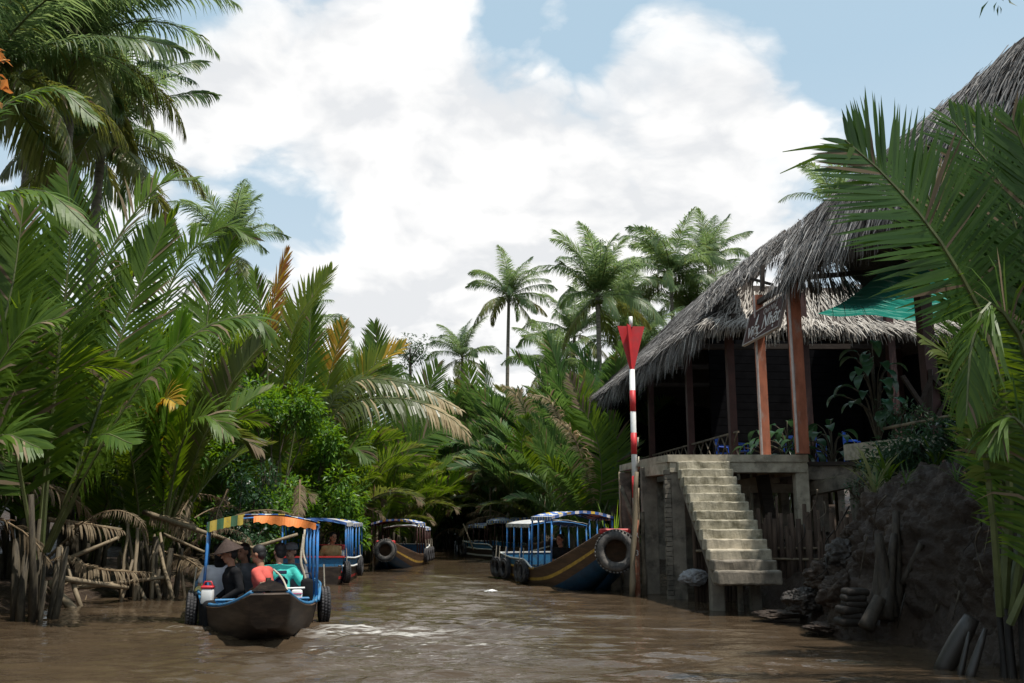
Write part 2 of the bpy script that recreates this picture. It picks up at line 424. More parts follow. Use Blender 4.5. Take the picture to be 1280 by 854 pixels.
for a in ((270, 80, .02, .16, .16), (520, 60, .02, .14, .13), (860, 70, .01, .14, .28), (925, 130, .0, .10, .14), (950, 230, .02, .14, .16), (760, 250, .02, .2, .10), (1040, 180, .0, .07, .20), (260, 205, .0, .07, .14), (490, 330, .0, .10, .10), (620, 430, .03, .22, .10), (580, 330, .05, .30, .13), (430, 110, .02, .15, .13), (700, 150, .02, .12, .08), (230, 110, .0, .09, .10), (840, 330, .02, .2, .10), (520, 400, .0, .12, .08),
          (330, 270, .02, .13, -.22), (190, -5, .02, .11, -.22), (1150, 110, .03, .15, -.16), (640, 25, .0, .05, -.14), (730, 60, .0, .05, -.12), (430, 280, .01, .08, -.10), (1230, 30, .0, .12, -.1)): bias = bl(*a, bias)
cov = t.math('ADD', t.math('ADD', n1, .065), bias)
fac = t.ramp(cov, [(.46, (0, 0, 0)), (.53, (.38, .38, .38)), (.58, (.80, .80, .80)), (.70, (1, 1, 1))])
lit = t.math('ADD', t.math('MULTIPLY', t.math('SUBTRACT', n1, n2), 5.0), .72)
thick = t.ramp(cov, [(.56, (0, 0, 0)), (.92, (1, 1, 1))])
grey = t.noise(1.6, 5, t.map(cl, loc=(7.7, 2.2, 0)), .55)
lit = t.math('SUBTRACT', lit, t.math('MULTIPLY', thick, t.ramp(grey, [(.40, (0, 0, 0)), (.60, (.75, .75, .75))])), True)
shade = t.mixc(lit, (7.3, 7.45, 7.65), (9.8, 9.7, 9.55))
low = t.ramp(sp.outputs[2], [(.05, (1, 1, 1)), (.45, (0, 0, 0))])
veil = t.mixc(low, (5.4, 7.3, 8.5), (8.0, 8.9, 9.3))          # thin high veil, paler towards the horizon
skyc = t.mixc(.66, sky.outputs[0], veil)
t.l(t.mixc(fac, skyc, shade), bg.inputs[0])
bg.inputs[1].default_value = .1
nt.links.new(bg.outputs[0], out.inputs[0])
SC.view_settings.view_transform = 'Standard'; SC.view_settings.look = 'None'
SC.view_settings.exposure = .18; SC.view_settings.gamma = 1
SC.cycles.use_denoising = True
SC.cycles.max_bounces = 7; SC.cycles.diffuse_bounces = 3; SC.cycles.glossy_bounces = 3; SC.cycles.transmission_bounces = 4
SC.cycles.caustics_reflective = False; SC.cycles.caustics_refractive = False
SC.cycles.sample_clamp_indirect = 6

# ------------------------------------------------------------------ ground sheet with the creek cut into it, and the water
def lerp_table(tab, y):
    if y <= tab[0][0]: return tab[0][1]
    for (a, b), (c, e) in zip(tab, tab[1:]):
        if y <= c: return b + (e - b) * (y - a) / (c - a)
    return tab[-1][1]
LT = [(-30, -9.8), (10, -9.4), (16.5, -8.9), (22, -7.9), (30, -6.6), (36, -5.7), (46, -4.7), (54, -4.0), (62, -9), (80, -30)]
RT = [(-30, 8), (8, 6.9), (11.6, 5.9), (14, 5.0), (15.4, 4.7), (16.6, 5.2), (17.6, 5.3), (19, 4.4), (21, 4.0), (24, 4.2), (30, 4.2), (38, 2.2), (44, .9), (52, -.4), (58, -2), (62, -4), (80, -25)]
def sm(x): x = max(0, min(1, x)); return x * x * (3 - 2 * x)
def ground(x, y):
    return ground0(x, y) + 3.0 * sm((y - 63) / 6)
def ground0(x, y):
    l, r = lerp_table(LT, y), lerp_table(RT, y)
    nz = noise.fractal(Vector((x * .45, y * .45, 3.1)), .8, 2.1, 5)
    if x < l:
        d = l - x
        return -.35 + .75 * sm(d / 2.2) + .5 * sm((d - 2) / 9) + nz * .16 * sm(d / 1) + 2.2 * sm((d - 9) / 8)
    if x > r:
        d = x - r
        k = sm((y - 16.6) / 1.2) * (1 - sm((y - 24) / 3)); k2 = 1 - sm((y - 16.6) / 1.2)
        hi = -.3 + 2.6 * sm((d + .12) / 1.9) + .5 * sm((d - 1.8) / 3)
        mid = -.3 + .75 * sm(d / 1.1) + .9 * sm((d - .8) / 2.6)
        far = -.35 + .7 * sm(d / 2) + .6 * sm((d - 2) / 4) + 2.2 * sm((d - 12) / 6)
        h = hi * k2 + mid * k + far * (1 - k - k2 if k + k2 < 1 else 0)
        n0 = noise.fractal(Vector((x * .75, y * .75, 15)), .9, 2.1, 3)
        n2 = noise.fractal(Vector((x * 1.9, y * 1.9, h * 1.2 + 5)), .6, 2.2, 6)
        n3 = 1 - 2 * abs(noise.noise(Vector((x * 4.2, y * 4.2, h * 3 + 9)))) + .6 * (1 - 2 * abs(noise.noise(Vector((x * 9, y * 9, h * 6)))))
        a = sm(d / .4) * (.25 + .75 * (k2 + k)) * (1 - .6 * sm((d - 2.2) / 1.5))
        return h + nz * .10 + a * (n0 * .42 * k2 + n2 * .26 + n3 * .075 - .08)
    d = min(x - l, r - x)
    return -.35 - 1.0 * sm(d / 3)
def lines(segs):
    o = []
    for a, b, s in segs:
        n = max(1, round((b - a) / s)); o += [a + (b - a) * i / n for i in range(n)]
    return o + [segs[-1][1]]
xs = lines([(-1500, -100, 200), (-100, -20, 8), (-20, -11, 1), (-11, -4, .22), (-4, 3.6, .6), (3.6, 9.5, .075), (9.5, 16, .5), (16, 100, 8), (100, 1500, 200)])
ys = lines([(-1500, -60, 200), (-60, 4, 8), (4, 9, .5), (9, 17.4, .075), (17.4, 26, .2), (26, 62, .45), (62, 110, 4), (110, 1510, 200)])
mb = MB()
def gvert(x, y):
    z = ground(x, y); d = x - lerp_table(RT, y)
    if 0 < d < 3.2 and 17.3 < y < 25:                 # clods and slumps push the steep face in and out
        a = sm(d / .3) * (1 - sm((d - 2) / 1.2)) * .35
        q = Vector((x * .5, y * 1.25, z * 1.6)); o = noise.fractal(q, .7, 2.2, 3) * .34
        q = Vector((x * 1.5, y * 4, z * 4.6)); o += (1 - 2 * abs(noise.noise(q))) * .10 + (1 - 2 * abs(noise.noise(q * 2.3))) * .05
        return (x + a * o, y + a * .12 * noise.noise(Vector((x * 2, y * 2, z * 3 + 7))), z + a * .06 * noise.noise(Vector((x * 5, y * 5, z * 5))))
    return (x, y, z)
mb.v = [gvert(x, y) for y in ys for x in xs]
nx = len(xs)
mb.f = [(j * nx + i, j * nx + i + 1, (j + 1) * nx + i + 1, (j + 1) * nx + i) for j in range(len(ys) - 1) for i in range(nx - 1)]
mb.m = [0] * len(mb.f)
tag(mb.build('ground', mud, smooth=True), kind='structure')
# crumbling face of the mud bank, finer than the ground sheet behind it
def bank_edge(y): return lerp_table(RT, y)
NSB, NTB = 400, 150; mb = MB()
for i in range(NSB + 1):
    y = 8.6 + 9.0 * i / NSB; x0 = bank_edge(y) - .12; prof = []
    slump = noise.noise(Vector((y * .55, 3.3, 1.1))) * .45
    pts = [(0, -.35), (.10, .0), (.42 + slump * .3, .32), (.62 + slump * .5, .85), (.86 + slump * .6, 1.45), (1.16 + slump * .5, 1.95), (1.75 + slump * .3, 2.36), (2.6, 2.52)]
    c = [(a, b * (1 - .88 * sm((y - 15.9) / 1.6))) for a, b in pts]
    seg = [0]
    for (a, b), (e, f) in zip(c, c[1:]): seg.append(seg[-1] + math.hypot(e - a, f - b))
    for j in range(NTB + 1):
        s_ = seg[-1] * j / NTB; k = 0
        while k < len(seg) - 2 and seg[k + 1] < s_: k += 1
        u = (s_ - seg[k]) / max(1e-6, seg[k + 1] - seg[k]); a = c[k][0] + (c[k + 1][0] - c[k][0]) * u; b = c[k][1] + (c[k + 1][1] - c[k][1]) * u
        ta, tb = c[k + 1][0] - c[k][0], c[k + 1][1] - c[k][1]; L_ = math.hypot(ta, tb) or 1
        q = Vector((x0 + a, y, b))
        o_ = noise.fractal(q * 1.1, .8, 2.1, 4) * .20
        dd = noise.voronoi(q * 4.2 + Vector((0, 0, 3)))[0]; o_ += (.42 - min(dd[0], .8)) * .16
        dd = noise.voronoi(q * 10.5)[0]; o_ += (.42 - min(dd[0], .8)) * .075
        o_ += noise.fractal(q * 9, .6, 2.3, 4) * .03
        o_ += .06 * (1 - 2 * abs(noise.noise(Vector((y * 2.2, b * .7, 4.4))))) * (b > .1)
        mb.v.append((x0 + a - tb / L_ * o_ - .05, y + .05 * noise.noise(q * 3), b + ta / L_ * o_))
w_ = NTB + 1
mb.f = [(i * w_ + j, i * w_ + j + 1, (i + 1) * w_ + j + 1, (i + 1) * w_ + j) for i in range(NSB) for j in range(NTB)]; mb.m = [0] * len(mb.f)
tag(mb.build('mud_bank', mud, smooth=True), kind='structure')
# water: real wavelets; the wash behind and beside the moving boat is rougher than the calm creek
wxs = np.array(lines([(-60, -12, 4), (-12, -7, .25), (-7, 5, .055), (5, 9, .2), (9, 60, 4)])); wys = np.array(lines([(-60, 7, 3), (7, 17, .045), (17, 30, .12), (30, 50, .4), (50, 90, 4)]))
X, Y = np.meshgrid(wxs, wys); Z = np.zeros_like(X); rgw = np.random.RandomState(3)
def nblob(cx, cy, rx, ry): return np.clip(1.15 - np.sqrt(((X - cx) / rx) ** 2 + ((Y - cy) / ry) ** 2), 0, 1) ** 1.3
wsh = nblob(-1.9, 14.6, 3.0, 2.2) + .8 * nblob(-1.2, 11.0, 4.5, 3.6) + .6 * nblob(-1.2, 21, 3.4, 8) + .8 * nblob(-5, 15.2, 1.8, 1.8)
wsh = np.clip(wsh, 0, 1.1)
for i in range(46):
    lam = .28 * 1.055 ** i; an = math.pi / 2 + rgw.normal(0, .42); kx, ky = math.cos(an) * 2 * math.pi / lam, math.sin(an) * 2 * math.pi / lam
    am = .0016 * lam ** .8 * (1 + 1.1 * (lam < .9) * 0); ph = rgw.uniform(0, 6.28)
    warp = .35 * np.sin(X * .9 + i) + .3 * np.sin(Y * .7 + i * 2)
    fade = (1.0 if lam > .7 else 1.0) * np.where((Y > 30) & (lam < 1.2), .0, 1.0) * np.where((Y > 17) & (lam < .36), .0, 1.0)
    Z += am * fade * ((1.7 if lam < .6 else 1.3) + (7.5 if lam < .75 else 2.2 if lam < 1.3 else .6) * wsh) * np.sin(kx * X + ky * Y + ph + warp)
nxw = len(wxs); mb = MB()
mb.v = np.stack([X.ravel(), Y.ravel(), Z.ravel()], 1).tolist()
mb.f = [(j * nxw + i, j * nxw + i + 1, (j + 1) * nxw + i + 1, (j + 1) * nxw + i) for j in range(len(wys) - 1) for i in range(nxw - 1)]; mb.m = [0] * len(mb.f)
tag(mb.build('water', water_m, smooth=True), kind='structure')
# ------------------------------------------------------------------ palm fronds
def bez(pts, n):
    """smooth curve through the given points (Catmull-Rom), n samples"""
    pts = [Vector(p) for p in pts]
    if len(pts) == 2: return [pts[0].lerp(pts[1], i / (n - 1)) for i in range(n)]
    ext = [pts[0] * 2 - pts[1]] + pts + [pts[-1] * 2 - pts[-2]]
    o = []
    m = len(pts) - 1
    for i in range(n):
        u = i / (n - 1) * m; k = min(int(u), m - 1); f = u - k
        a, b, c, d = ext[k:k + 4]
        o.append(.5 * ((2 * b) + (c - a) * f + (2 * a - 5 * b + 4 * c - d) * f * f + (3 * b - a - 3 * c + d) * f ** 3))
    return o
def frond_mesh(name, pts, nrm, mats, n=62, Lmax=1.0, wid=.07, start=.25, V=28, b0=68, b1=24, droop=.25, rr=.035, dry=.05, drytip=0.0, miss=.06, rng=None, seg=3, twist=0):
    """one feather leaf: midrib along pts, leaflets in two rows; nrm = the side its upper face looks to"""
    rng = rng or random
    N = 40
    c = bez(pts, N)
    mb = MB()
    mb.tube(c[::3] + [c[-1]], [rr * (1 - .85 * i / 14) for i in range(len(c[::3]) + 1)], 5, 1)
    cum = [0]
    for a, b in zip(c, c[1:]): cum.append(cum[-1] + (b - a).length)
    T = cum[-1]
    def pos(f):
        s = f * T
        for i in range(N - 1):
            if cum[i + 1] >= s:
                k = (s - cum[i]) / max(1e-6, cum[i + 1] - cum[i])
                return c[i].lerp(c[i + 1], k), (c[i + 1] - c[i]).normalized()
        return c[-1], (c[-1] - c[-2]).normalized()
    nrm = Vector(nrm).normalized()
    vs, fs, ms = [], [], []
    G = Vector((0, 0, -1))
    for k in range(n):
        u = (k + .5) / n
        f = start + (1 - start) * u
        p, tg = pos(f)
        nn = (nrm - tg * nrm.dot(tg))
        nn = nn.normalized() if nn.length > 1e-3 else Vector((1, 0, 0))
        S = tg.cross(nn).normalized()
        prof = (.50 + .5 * math.sin(math.pi * min(1, u * .9 + .12))) * (1 if u < .85 else 1 - (u - .85) * 3.2)
        for s in (-1, 1):
            if rng.random() < miss: continue
            be = R(b0 + (b1 - b0) * u ** 1.2 + rng.uniform(-5, 5)); va = R(V + rng.uniform(-7, 7))
            out = S * s * math.cos(va) + nn * math.sin(va)
            d0 = (tg * math.cos(be) + out * math.sin(be)).normalized()
            L = Lmax * max(.14, prof) * rng.uniform(.88, 1.08)
            wv = (tg - d0 * tg.dot(d0))
            wv = wv.normalized() * (wid * rng.uniform(.8, 1.15) * .5)
            pw = p; dd = d0.copy(); b = len(vs)
            dr = droop * rng.uniform(.6, 1.4)
            kink = rng.random() < .11
            for q in range(seg + 1):
                e = q / seg
                wk = (.45, 1.0, .78, 0)[q] if seg == 3 else (.5 + .9 * e if e < .4 else 1.1 * (1 - e) + .02)
                if q == seg: vs.append(pw)
                else: vs.extend((pw - wv * wk, pw + wv * wk))
                dd = (dd + G * dr * (e + .25) * (2.2 if kink and q >= 1 else 1)).normalized()
                pw = pw + dd * (L / seg)
            mi = 0
            if rng.random() < dry or (drytip and u > 1 - drytip and rng.random() < .75): mi = 2
            for q in range(seg - 1):
                fs.append((b + 2 * q, b + 2 * q + 1, b + 2 * q + 3, b + 2 * q + 2)); ms.append(mi)
            fs.append((b + 2 * seg - 2, b + 2 * seg - 1, b + 2 * seg)); ms.append(mi)
    o = len(mb.v)
    mb.v.extend(tuple(v) for v in vs); mb.f.extend(tuple(i + o for i in f) for f in fs); mb.m.extend(ms)
    return mb.mesh(name, mats)
def arch(L, th0, bend, k=2.0, n=12, side=0):
    """midrib leaving the base th0 degrees from vertical and bending over by `bend` degrees towards its tip"""
    p = Vector((0, 0, 0)); o = [p.copy()]
    for i in range(n):
        a = R(th0 + bend * ((i + 1) / n) ** k)
        p = p + Vector((math.sin(a), side * ((i + 1) / n) ** 2 * .5, math.cos(a))) * (L / n); o.append(p.copy())
    return o
rngp = random.Random(11)
def nipa_frond(L, th0, bend, mats, **kw):
    a = dict(n=92, Lmax=1.2, wid=.066, start=.2, V=24, b0=64, b1=28, droop=.08, rr=.045, rng=rngp)
    a.update(kw)
    return frond_mesh('frond', arch(L, th0, bend, rngp.uniform(1.7, 2.8), side=rngp.uniform(-1, 1)), (-1, 0, .35), mats, **a)
NM = [nipa, rachis, dryleaf]; NM2 = [nipa2, rachis, dryleaf]; NMO = [nipa_olive, rachis, dryleaf]
NMY = [nipa, rachis, orangeleaf]; NMT = [nipa, rachis, coco_yel]; NMD = [dryleaf, rachis_dry, dryleaf]; NMR = [orangeleaf, rachis, rust_leaf]
NIPA = [nipa_frond(7.6, 4, 18, NM), nipa_frond(8.2, 7, 32, NM), nipa_frond(7.2, 9, 55, NM, droop=.16), nipa_frond(7.8, 6, 42, NMT, drytip=.08),
        nipa_frond(6.6, 14, 75, NM, droop=.2), nipa_frond(8.4, 5, 26, NM, V=40), nipa_frond(7.0, 10, 40, NM2, V=42, wid=.08),
        nipa_frond(6.2, 16, 95, NMO, droop=.3, drytip=.1), nipa_frond(7.4, 8, 48, NM, miss=.12, droop=.22), nipa_frond(6.8, 12, 60, NMT, dry=.10, drytip=.15)]
NIPA_DEAD = [nipa_frond(5.0, 30, 110, NMD, droop=.8, miss=.55, V=5, Lmax=.6, wid=.035), nipa_frond(5.6, 18, 120, NMD, droop=.9, miss=.45, V=0, Lmax=.65, wid=.035), nipa_frond(4.8, 22, 90, NMD, droop=1.2, miss=.6, V=0, Lmax=.5, wid=.035)]
def recolour(meshes, m):
    o = []
    for me in meshes:
        c = me.copy(); c.name = 'frond'
        if me.materials[0] in (nipa, nipa2): c.materials[0] = m
        o.append(c)
    return o
NIPA_COOL = recolour(NIPA, nipa_cool)
def coco_frond(L, th0, bend, mats, **kw):
    a = dict(n=86, Lmax=1.08, wid=.055, start=.10, V=6, b0=60, b1=24, droop=.7, rr=.035, rng=rngp, miss=.05)
    a.update(kw)
    return frond_mesh('frond', arch(L, th0, bend, 1.5, side=rngp.uniform(-1.2, 1.2)), (-1, 0, .2), mats, **a)
CM = [coco, rachis, coco_yel]; CMY = [coco_yel, rachis, dryleaf]
COCO_UP = [coco_frond(4.6, 6, 45, CM, droop=.4), coco_frond(4.8, 14, 62, CM), coco_frond(4.5, 22, 75, CM)]
COCO_MID = [coco_frond(4.7, 42, 70, CM, droop=.9), coco_frond(4.5, 52, 80, CM, droop=1.0), coco_frond(4.8, 34, 85, CM, miss=.12)]
COCO_LOW = [coco_frond(4.4, 78, 72, CM, droop=.8), coco_frond(4.2, 95, 60, CMY, droop=.8, miss=.12), coco_frond(4.0, 112, 48, CMY, droop=.7, miss=.15)]

def stalks_mesh(seed, n=9, h=1.5, spread=.45):
    r = random.Random(seed); mb = MB()
    for i in range(n):
        a = r.uniform(0, 6.28); d = spread * r.uniform(.1, 1); p = Vector((math.cos(a) * d, math.sin(a) * d, -.35))
        L = h * r.uniform(.4, 1.2); ln = r.uniform(.02, .22)
        q = p + Vector((math.cos(a) * ln * L, math.sin(a) * ln * L, L + .35))
        rr = r.uniform(.04, .085)
        mb.tube([p, p.lerp(q, .5) + Vector((r.uniform(-.04, .04), r.uniform(-.04, .04), 0)), q], [rr * 1.25, rr, rr * .75], 7)
    return mb.mesh('stalk_clump', stalk, True)
STALKS = [stalks_mesh(s, 10, 1.4) for s in range(4)]
def nipa_palm(x, y, label, group=None, n=9, s=1.0, seed=0, lean=None, dead=.05, z=None, mix=None, tilt=(2, 10)):
    r = random.Random(seed * 31 + 5)
    if z is None: z = max(-.1, ground(x, y))
    o = thing('nipa_palm', (x, y, z), label, 'palm', group)
    link_mesh('stalk_clump', r.choice(STALKS), o, rot=(0, 0, r.uniform(0, 6.28)), scale=(1, 1, r.uniform(.8, 1.4)))
    a0 = r.uniform(0, 6.28)
    for i in range(n):
        a = a0 + i * 2.399 + r.uniform(-.3, .3)
        if lean is not None and r.random() < .55: a = lean + r.uniform(-.9, .9)
        me = r.choice(mix or NIPA) if r.random() > dead else r.choice(NIPA_DEAD)
        q = Euler((0, R(r.uniform(*tilt)), a), 'XYZ')
        link_mesh('frond', me, o, loc=(math.cos(a) * .16, math.sin(a) * .16, 0), rot=(0, R(r.uniform(*tilt)), a + 0) , scale=s * r.uniform(.82, 1.1))
    return o
def coco_palm(px, py, D, label, group=None, fl=4.5, seed=0, nf=(8, 9, 7), base_dx=0, tr=.15, bottom=None, name='coconut_palm', nuts=False, show=True):
    """coconut palm whose crown sits where the line of sight through (px,py) reaches depth D"""
    r = random.Random(seed); c = P(px, py, D); g = ground(c.x + base_dx, D)
    o = thing(name, (c.x + base_dx, D, max(g, -.2)), label, 'palm', group)
    top = Vector((-base_dx, 0, c.z - o.location.z))
    mb = MB(); pts = bez([(0, 0, -.3), (-base_dx * .35 + r.uniform(-.2, .2), 0, top.z * .5), top], 16)
    mb.tube(pts, [tr * (1.5 - .45 * min(1, i / 3) - .35 * i / 15) for i in range(16)], 9)
    mb.build('trunk', trunk, o, True)
    s = fl / 4.6
    k = 0
    for lst, cnt in ((COCO_UP, nf[0]), (COCO_MID, nf[1]), (COCO_LOW, nf[2])):
        a0 = r.uniform(0, 6.28)
        for i in range(cnt):
            a = a0 + 6.283 * i / cnt + r.uniform(-.35, .35)
            link_mesh('frond', r.choice(lst), o, loc=top, rot=(R(r.uniform(-8, 8)), R(r.uniform(-10, 12)), a), scale=s * r.uniform(.85, 1.1)); k += 1
    if nuts:
        for i in range(7):
            mb = MB(); a = r.uniform(0, 6.28); rr = r.uniform(.11, .15)
            cc = top + Vector((math.cos(a) * .28, math.sin(a) * .28, -.25 - r.uniform(0, .3)))
            mb.lathe([(.001, -rr * 1.15), (rr * .7, -rr * .8), (rr, 0), (rr * .7, rr * .8), (.001, rr * 1.15)], 8, 0, cc)
            mb.build('coconut', coco_yel, o, True)
    return o

# ------------------------------------------------------------------ leafy plants
def leaf_cluster(mb, c, r, n, size, rng, mi=0, asp=.42, up=.35, flat=1.0, fold=.18):
    """n pointed, folded leaves spread through the ball of radius r about c"""
    for _ in range(n):
        while True:
            d = Vector((rng.uniform(-1, 1), rng.uniform(-1, 1), rng.uniform(-1, 1)))
            if .12 < d.length <= 1: break
        p = Vector(c) + Vector((d.x, d.y, d.z * flat)) * r
        ax = (d.normalized() + Vector((rng.uniform(-.7, .7), rng.uniform(-.7, .7), rng.uniform(-.9, .2)))).normalized()
        n0 = Vector((rng.uniform(-.7, .7), rng.uniform(-.7, .7), 1)).normalized()
        sd = ax.cross(n0)
        if sd.length < .05: continue
        sd.normalize(); nn = sd.cross(ax)
        L = size * rng.uniform(.6, 1.25); w = L * asp * .5
        tip = p + ax * L - nn * L * .12
        m = p + ax * L * .45
        mb.add([p, m - sd * w + nn * L * fold * .5, m, m + sd * w + nn * L * fold * .5, tip], [(0, 2, 1), (0, 3, 2), (1, 2, 4), (2, 3, 4)], mi)
def bush(name, loc, size, leaf, nl, mat_, label, cat, group=None, seed=0, nb=7, asp=.42, clr=.5, stem=True, flat=1.0, stem_mat=None):
    """stems from the ground, each ending in several leaf clumps, with gaps between them"""
    r = random.Random(seed); o = thing(name, loc, label, cat, group)
    mb = MB(); st = MB()
    sx, sy, sz = size
    tips = []
    for i in range(nb):
        a = r.uniform(0, 6.28); q = r.uniform(.15, 1)
        tip = Vector((math.cos(a) * sx * q, math.sin(a) * sy * q, sz * r.uniform(.3, 1.0)))
        st.tube(bez([(r.uniform(-.12, .12), r.uniform(-.12, .12), -.2), (tip.x * .35, tip.y * .35, tip.z * .55), tip], 8), [.035 - .0035 * k for k in range(8)], 5)
        tips.append(tip)
        for _ in range(2):
            t2 = tip + Vector((r.uniform(-.6, .6) * sx * .6, r.uniform(-.6, .6) * sy * .6, r.uniform(-.5, .25) * sz * .4))
            st.tube([tip * .8, t2], [.014, .006], 4); tips.append(t2)
    per = max(1, nl // len(tips))
    for tp in tips: leaf_cluster(mb, tp, clr * r.uniform(.5, 1.15), per, leaf, r, 0, asp, flat=flat)
    if stem: st.build('stem', stem_mat or bark, o, True)
    mb.build('foliage', mat_, o)
    return o
def blade_plant(name, loc, n, L, wid, mat_, label, cat, group=None, seed=0, bend=70, th=(5, 50), stemh=0, stem_mat=None):
    """strap leaves arching out of one crown"""
    r = random.Random(seed); o = thing(name, loc, label, cat, group)
    mb = MB()
    for i in range(n):
        a = i * 2.4 + r.uniform(-.4, .4); th0 = r.uniform(*th); l = L * r.uniform(.6, 1.1)
        c = arch(l, th0, bend * r.uniform(.5, 1.3), 1.6, 7); sn, cs = math.sin(a), math.cos(a)
        vs = []
        for k, p in enumerate(c):
            e = k / (len(c) - 1); w = wid * (.45 + .9 * e if e < .45 else 1.55 * (1 - e) + .02)
            for s in (-1, 1): vs.append(Vector((p.x * cs - s * w * sn * .5, p.x * sn + s * w * cs * .5, p.z + stemh + (0 if s else 0))))
        mb.add(vs, [(2 * k, 2 * k + 1, 2 * k + 3, 2 * k + 2) for k in range(len(c) - 1)])
    if stemh:
        st = MB(); st.tube([(0, 0, -.2), (0, 0, stemh)], [.05, .035], 7); st.build('stem', stem_mat or stalk, o, True)
    mb.build('foliage', mat_, o)
    return o
def bigleaf_plant(name, loc, leaves, mat_, label, cat, group=None, seed=0, asp=.45):
    """broad paddle leaves on long stalks: leaves = [(dx,dy,dz,length)] tips of the stalks"""
    r = random.Random(seed); o = thing(name, loc, label, cat, group)
    mb = MB(); st = MB()
    for dx, dy, dz, L in leaves:
        tp = Vector((dx, dy, dz))
        st.tube(bez([(dx * .05, dy * .05, -.1), (dx * .4, dy * .4, dz * .75), tp], 7), [.022, .02, .018, .016, .014, .012, .010], 5)
        out = Vector((dx, dy, 0)); out = out.normalized() if out.length > .01 else Vector((1, 0, 0))
        out = (out + Vector((r.uniform(-.4, .4), r.uniform(-.4, .4), 0))).normalized()
        sd = Vector((-out.y, out.x, r.uniform(-.3, .3))).normalized()
        vs = []; n = 7
        p = tp.copy(); a = R(r.uniform(-5, 40))
        for k in range(n + 1):
            e = k / n; w = L * asp * math.sin(math.pi * min(1, e * .93 + .07)) ** .75 * .5 if k < n else .004
            vs += [p - sd * w + Vector((0, 0, w * .28)), p, p + sd * w + Vector((0, 0, w * .28))]
            a -= R(14); p = p + (out * math.cos(a) + Vector((0, 0, math.sin(a)))) * (L / n)
        fs = []
        for k in range(n): fs += [(3 * k, 3 * k + 1, 3 * k + 4, 3 * k + 3), (3 * k + 1, 3 * k + 2, 3 * k + 5, 3 * k + 4)]
        mb.add(vs, fs)
    st.build('stem', stalk, o, True); mb.build('foliage', mat_, o, True)
    return o
# ------------------------------------------------------------------ thatch
rt = random.Random(23)
def thatch_panel(mb, p00, p10, p01, p11, dens, L=(.45, .95), wid=(.014, .04), fringe=70, fl=(.35, .8), lift=.10, mi=0, sag=0, both=False, fr_top=False, jitter=.35):
    """loose palm-leaf strips lying down a slope (p00,p10 = eave, p01,p11 = ridge) with a hanging fringe along the eave"""
    p00, p10, p01, p11 = map(Vector, (p00, p10, p01, p11))
    def S(a, b):
        q = p00.lerp(p10, a).lerp(p01.lerp(p11, a), b)
        q.z -= sag * math.sin(math.pi * b); return q
    nrm = (p10 - p00).cross(p01 - p00).normalized()
    if nrm.z < 0: nrm = -nrm
    area = ((p10 - p00).length + (p11 - p01).length) / 2 * ((p01 - p00).length + (p11 - p10).length) / 2
    down = Vector((0, 0, -1))
    def strip(p, d, l, w, droop, off):
        sd = d.cross(nrm); sd = sd.normalized() if sd.length > .01 else (p10 - p00).normalized()
        sd = (sd + nrm * rt.uniform(-.5, .5)).normalized()
        a = p + nrm * off; m = a + d * l * .5 + nrm * .02; d2 = (d + down * droop).normalized(); e = m + d2 * l * .5
        mb.add([a - sd * w * .5, a + sd * w * .5, m + sd * w * .45, m - sd * w * .45, e + sd * w * .12, e - sd * w * .12], [(0, 1, 2, 3), (3, 2, 4, 5)], mi)
    for _ in range(int(area * dens)):
        a, b = rt.random(), rt.random()
        if rt.random() < .6: nr = max(2, round((p01 - p00).length / .42)); b = min(1, (math.floor(b * nr) + rt.random() * .28 + .06 * math.sin(a * 31)) / nr)
        p = S(a, b); d = (S(a, max(0, b - .05)) - S(a, min(1, b + .05))).normalized()
        tw = (p10 - p00).normalized() * rt.uniform(-jitter, jitter)
        d = (d + tw + nrm * rt.uniform(-.04, .12)).normalized()
        strip(p, d, rt.uniform(*L), rt.uniform(*wid), rt.uniform(0, .3), rt.uniform(0, lift))
    edges = [(0, fringe)]
    for b, fr in edges:
        le = (p10 - p00).length
        for _ in range(int(le * fr)):
            a = rt.random(); p = S(a, rt.uniform(0, .10)); d = (S(a, 0) - S(a, .1)).normalized()
            d = (d + down * rt.uniform(.1, 1.6) + (p10 - p00).normalized() * rt.uniform(-.35, .35)).normalized()
            cl = .75 + .45 * noise.noise(Vector((a * le * 1.3, 7.3, 2.2))) + .2 * noise.noise(Vector((a * le * 4, 1.3, 9.2)))
            strip(p, d, rt.uniform(*fl) * cl, rt.uniform(*wid), rt.uniform(.6, 2.5), rt.uniform(-.22, lift * .6))
def slab(mb, p00, p10, p01, p11, th=.22, mi=0, sag=0, na=14, nb=6, rough=.05):
    """thick lumpy bed of thatch under the strips"""
    p00, p10, p01, p11 = map(Vector, (p00, p10, p01, p11))
    nrm = (p10 - p00).cross(p01 - p00).normalized()
    if nrm.z < 0: nrm = -nrm
    vs = []
    for side in (0, 1):
        for j in range(nb + 1):
            for i in range(na + 1):
                a, b = i / na, j / nb
                q = p00.lerp(p10, a).lerp(p01.lerp(p11, a), b); q.z -= sag * math.sin(math.pi * b)
                q = q + nrm * noise.noise(q * 1.7) * rough * 1.5
                vs.append(q - nrm * (th if side else 0.0))
    w_ = na + 1; M = w_ * (nb + 1); fs = []
    for j in range(nb):
        for i in range(na):
            k = j * w_ + i
            fs.append((k, k + 1, k + w_ + 1, k + w_)); fs.append((M + k, M + k + w_, M + k + w_ + 1, M + k + 1))
    for i in range(na):
        fs.append((i, M + i, M + i + 1, i + 1)); k = nb * w_ + i; fs.append((k, k + 1, M + k + 1, M + k))
    for j in range(nb):
        k = j * w_; fs.append((k, k + w_, M + k + w_, M + k)); k = j * w_ + na; fs.append((k, M + k, M + k + w_, k + w_))
    mb.add(vs, fs, mi)

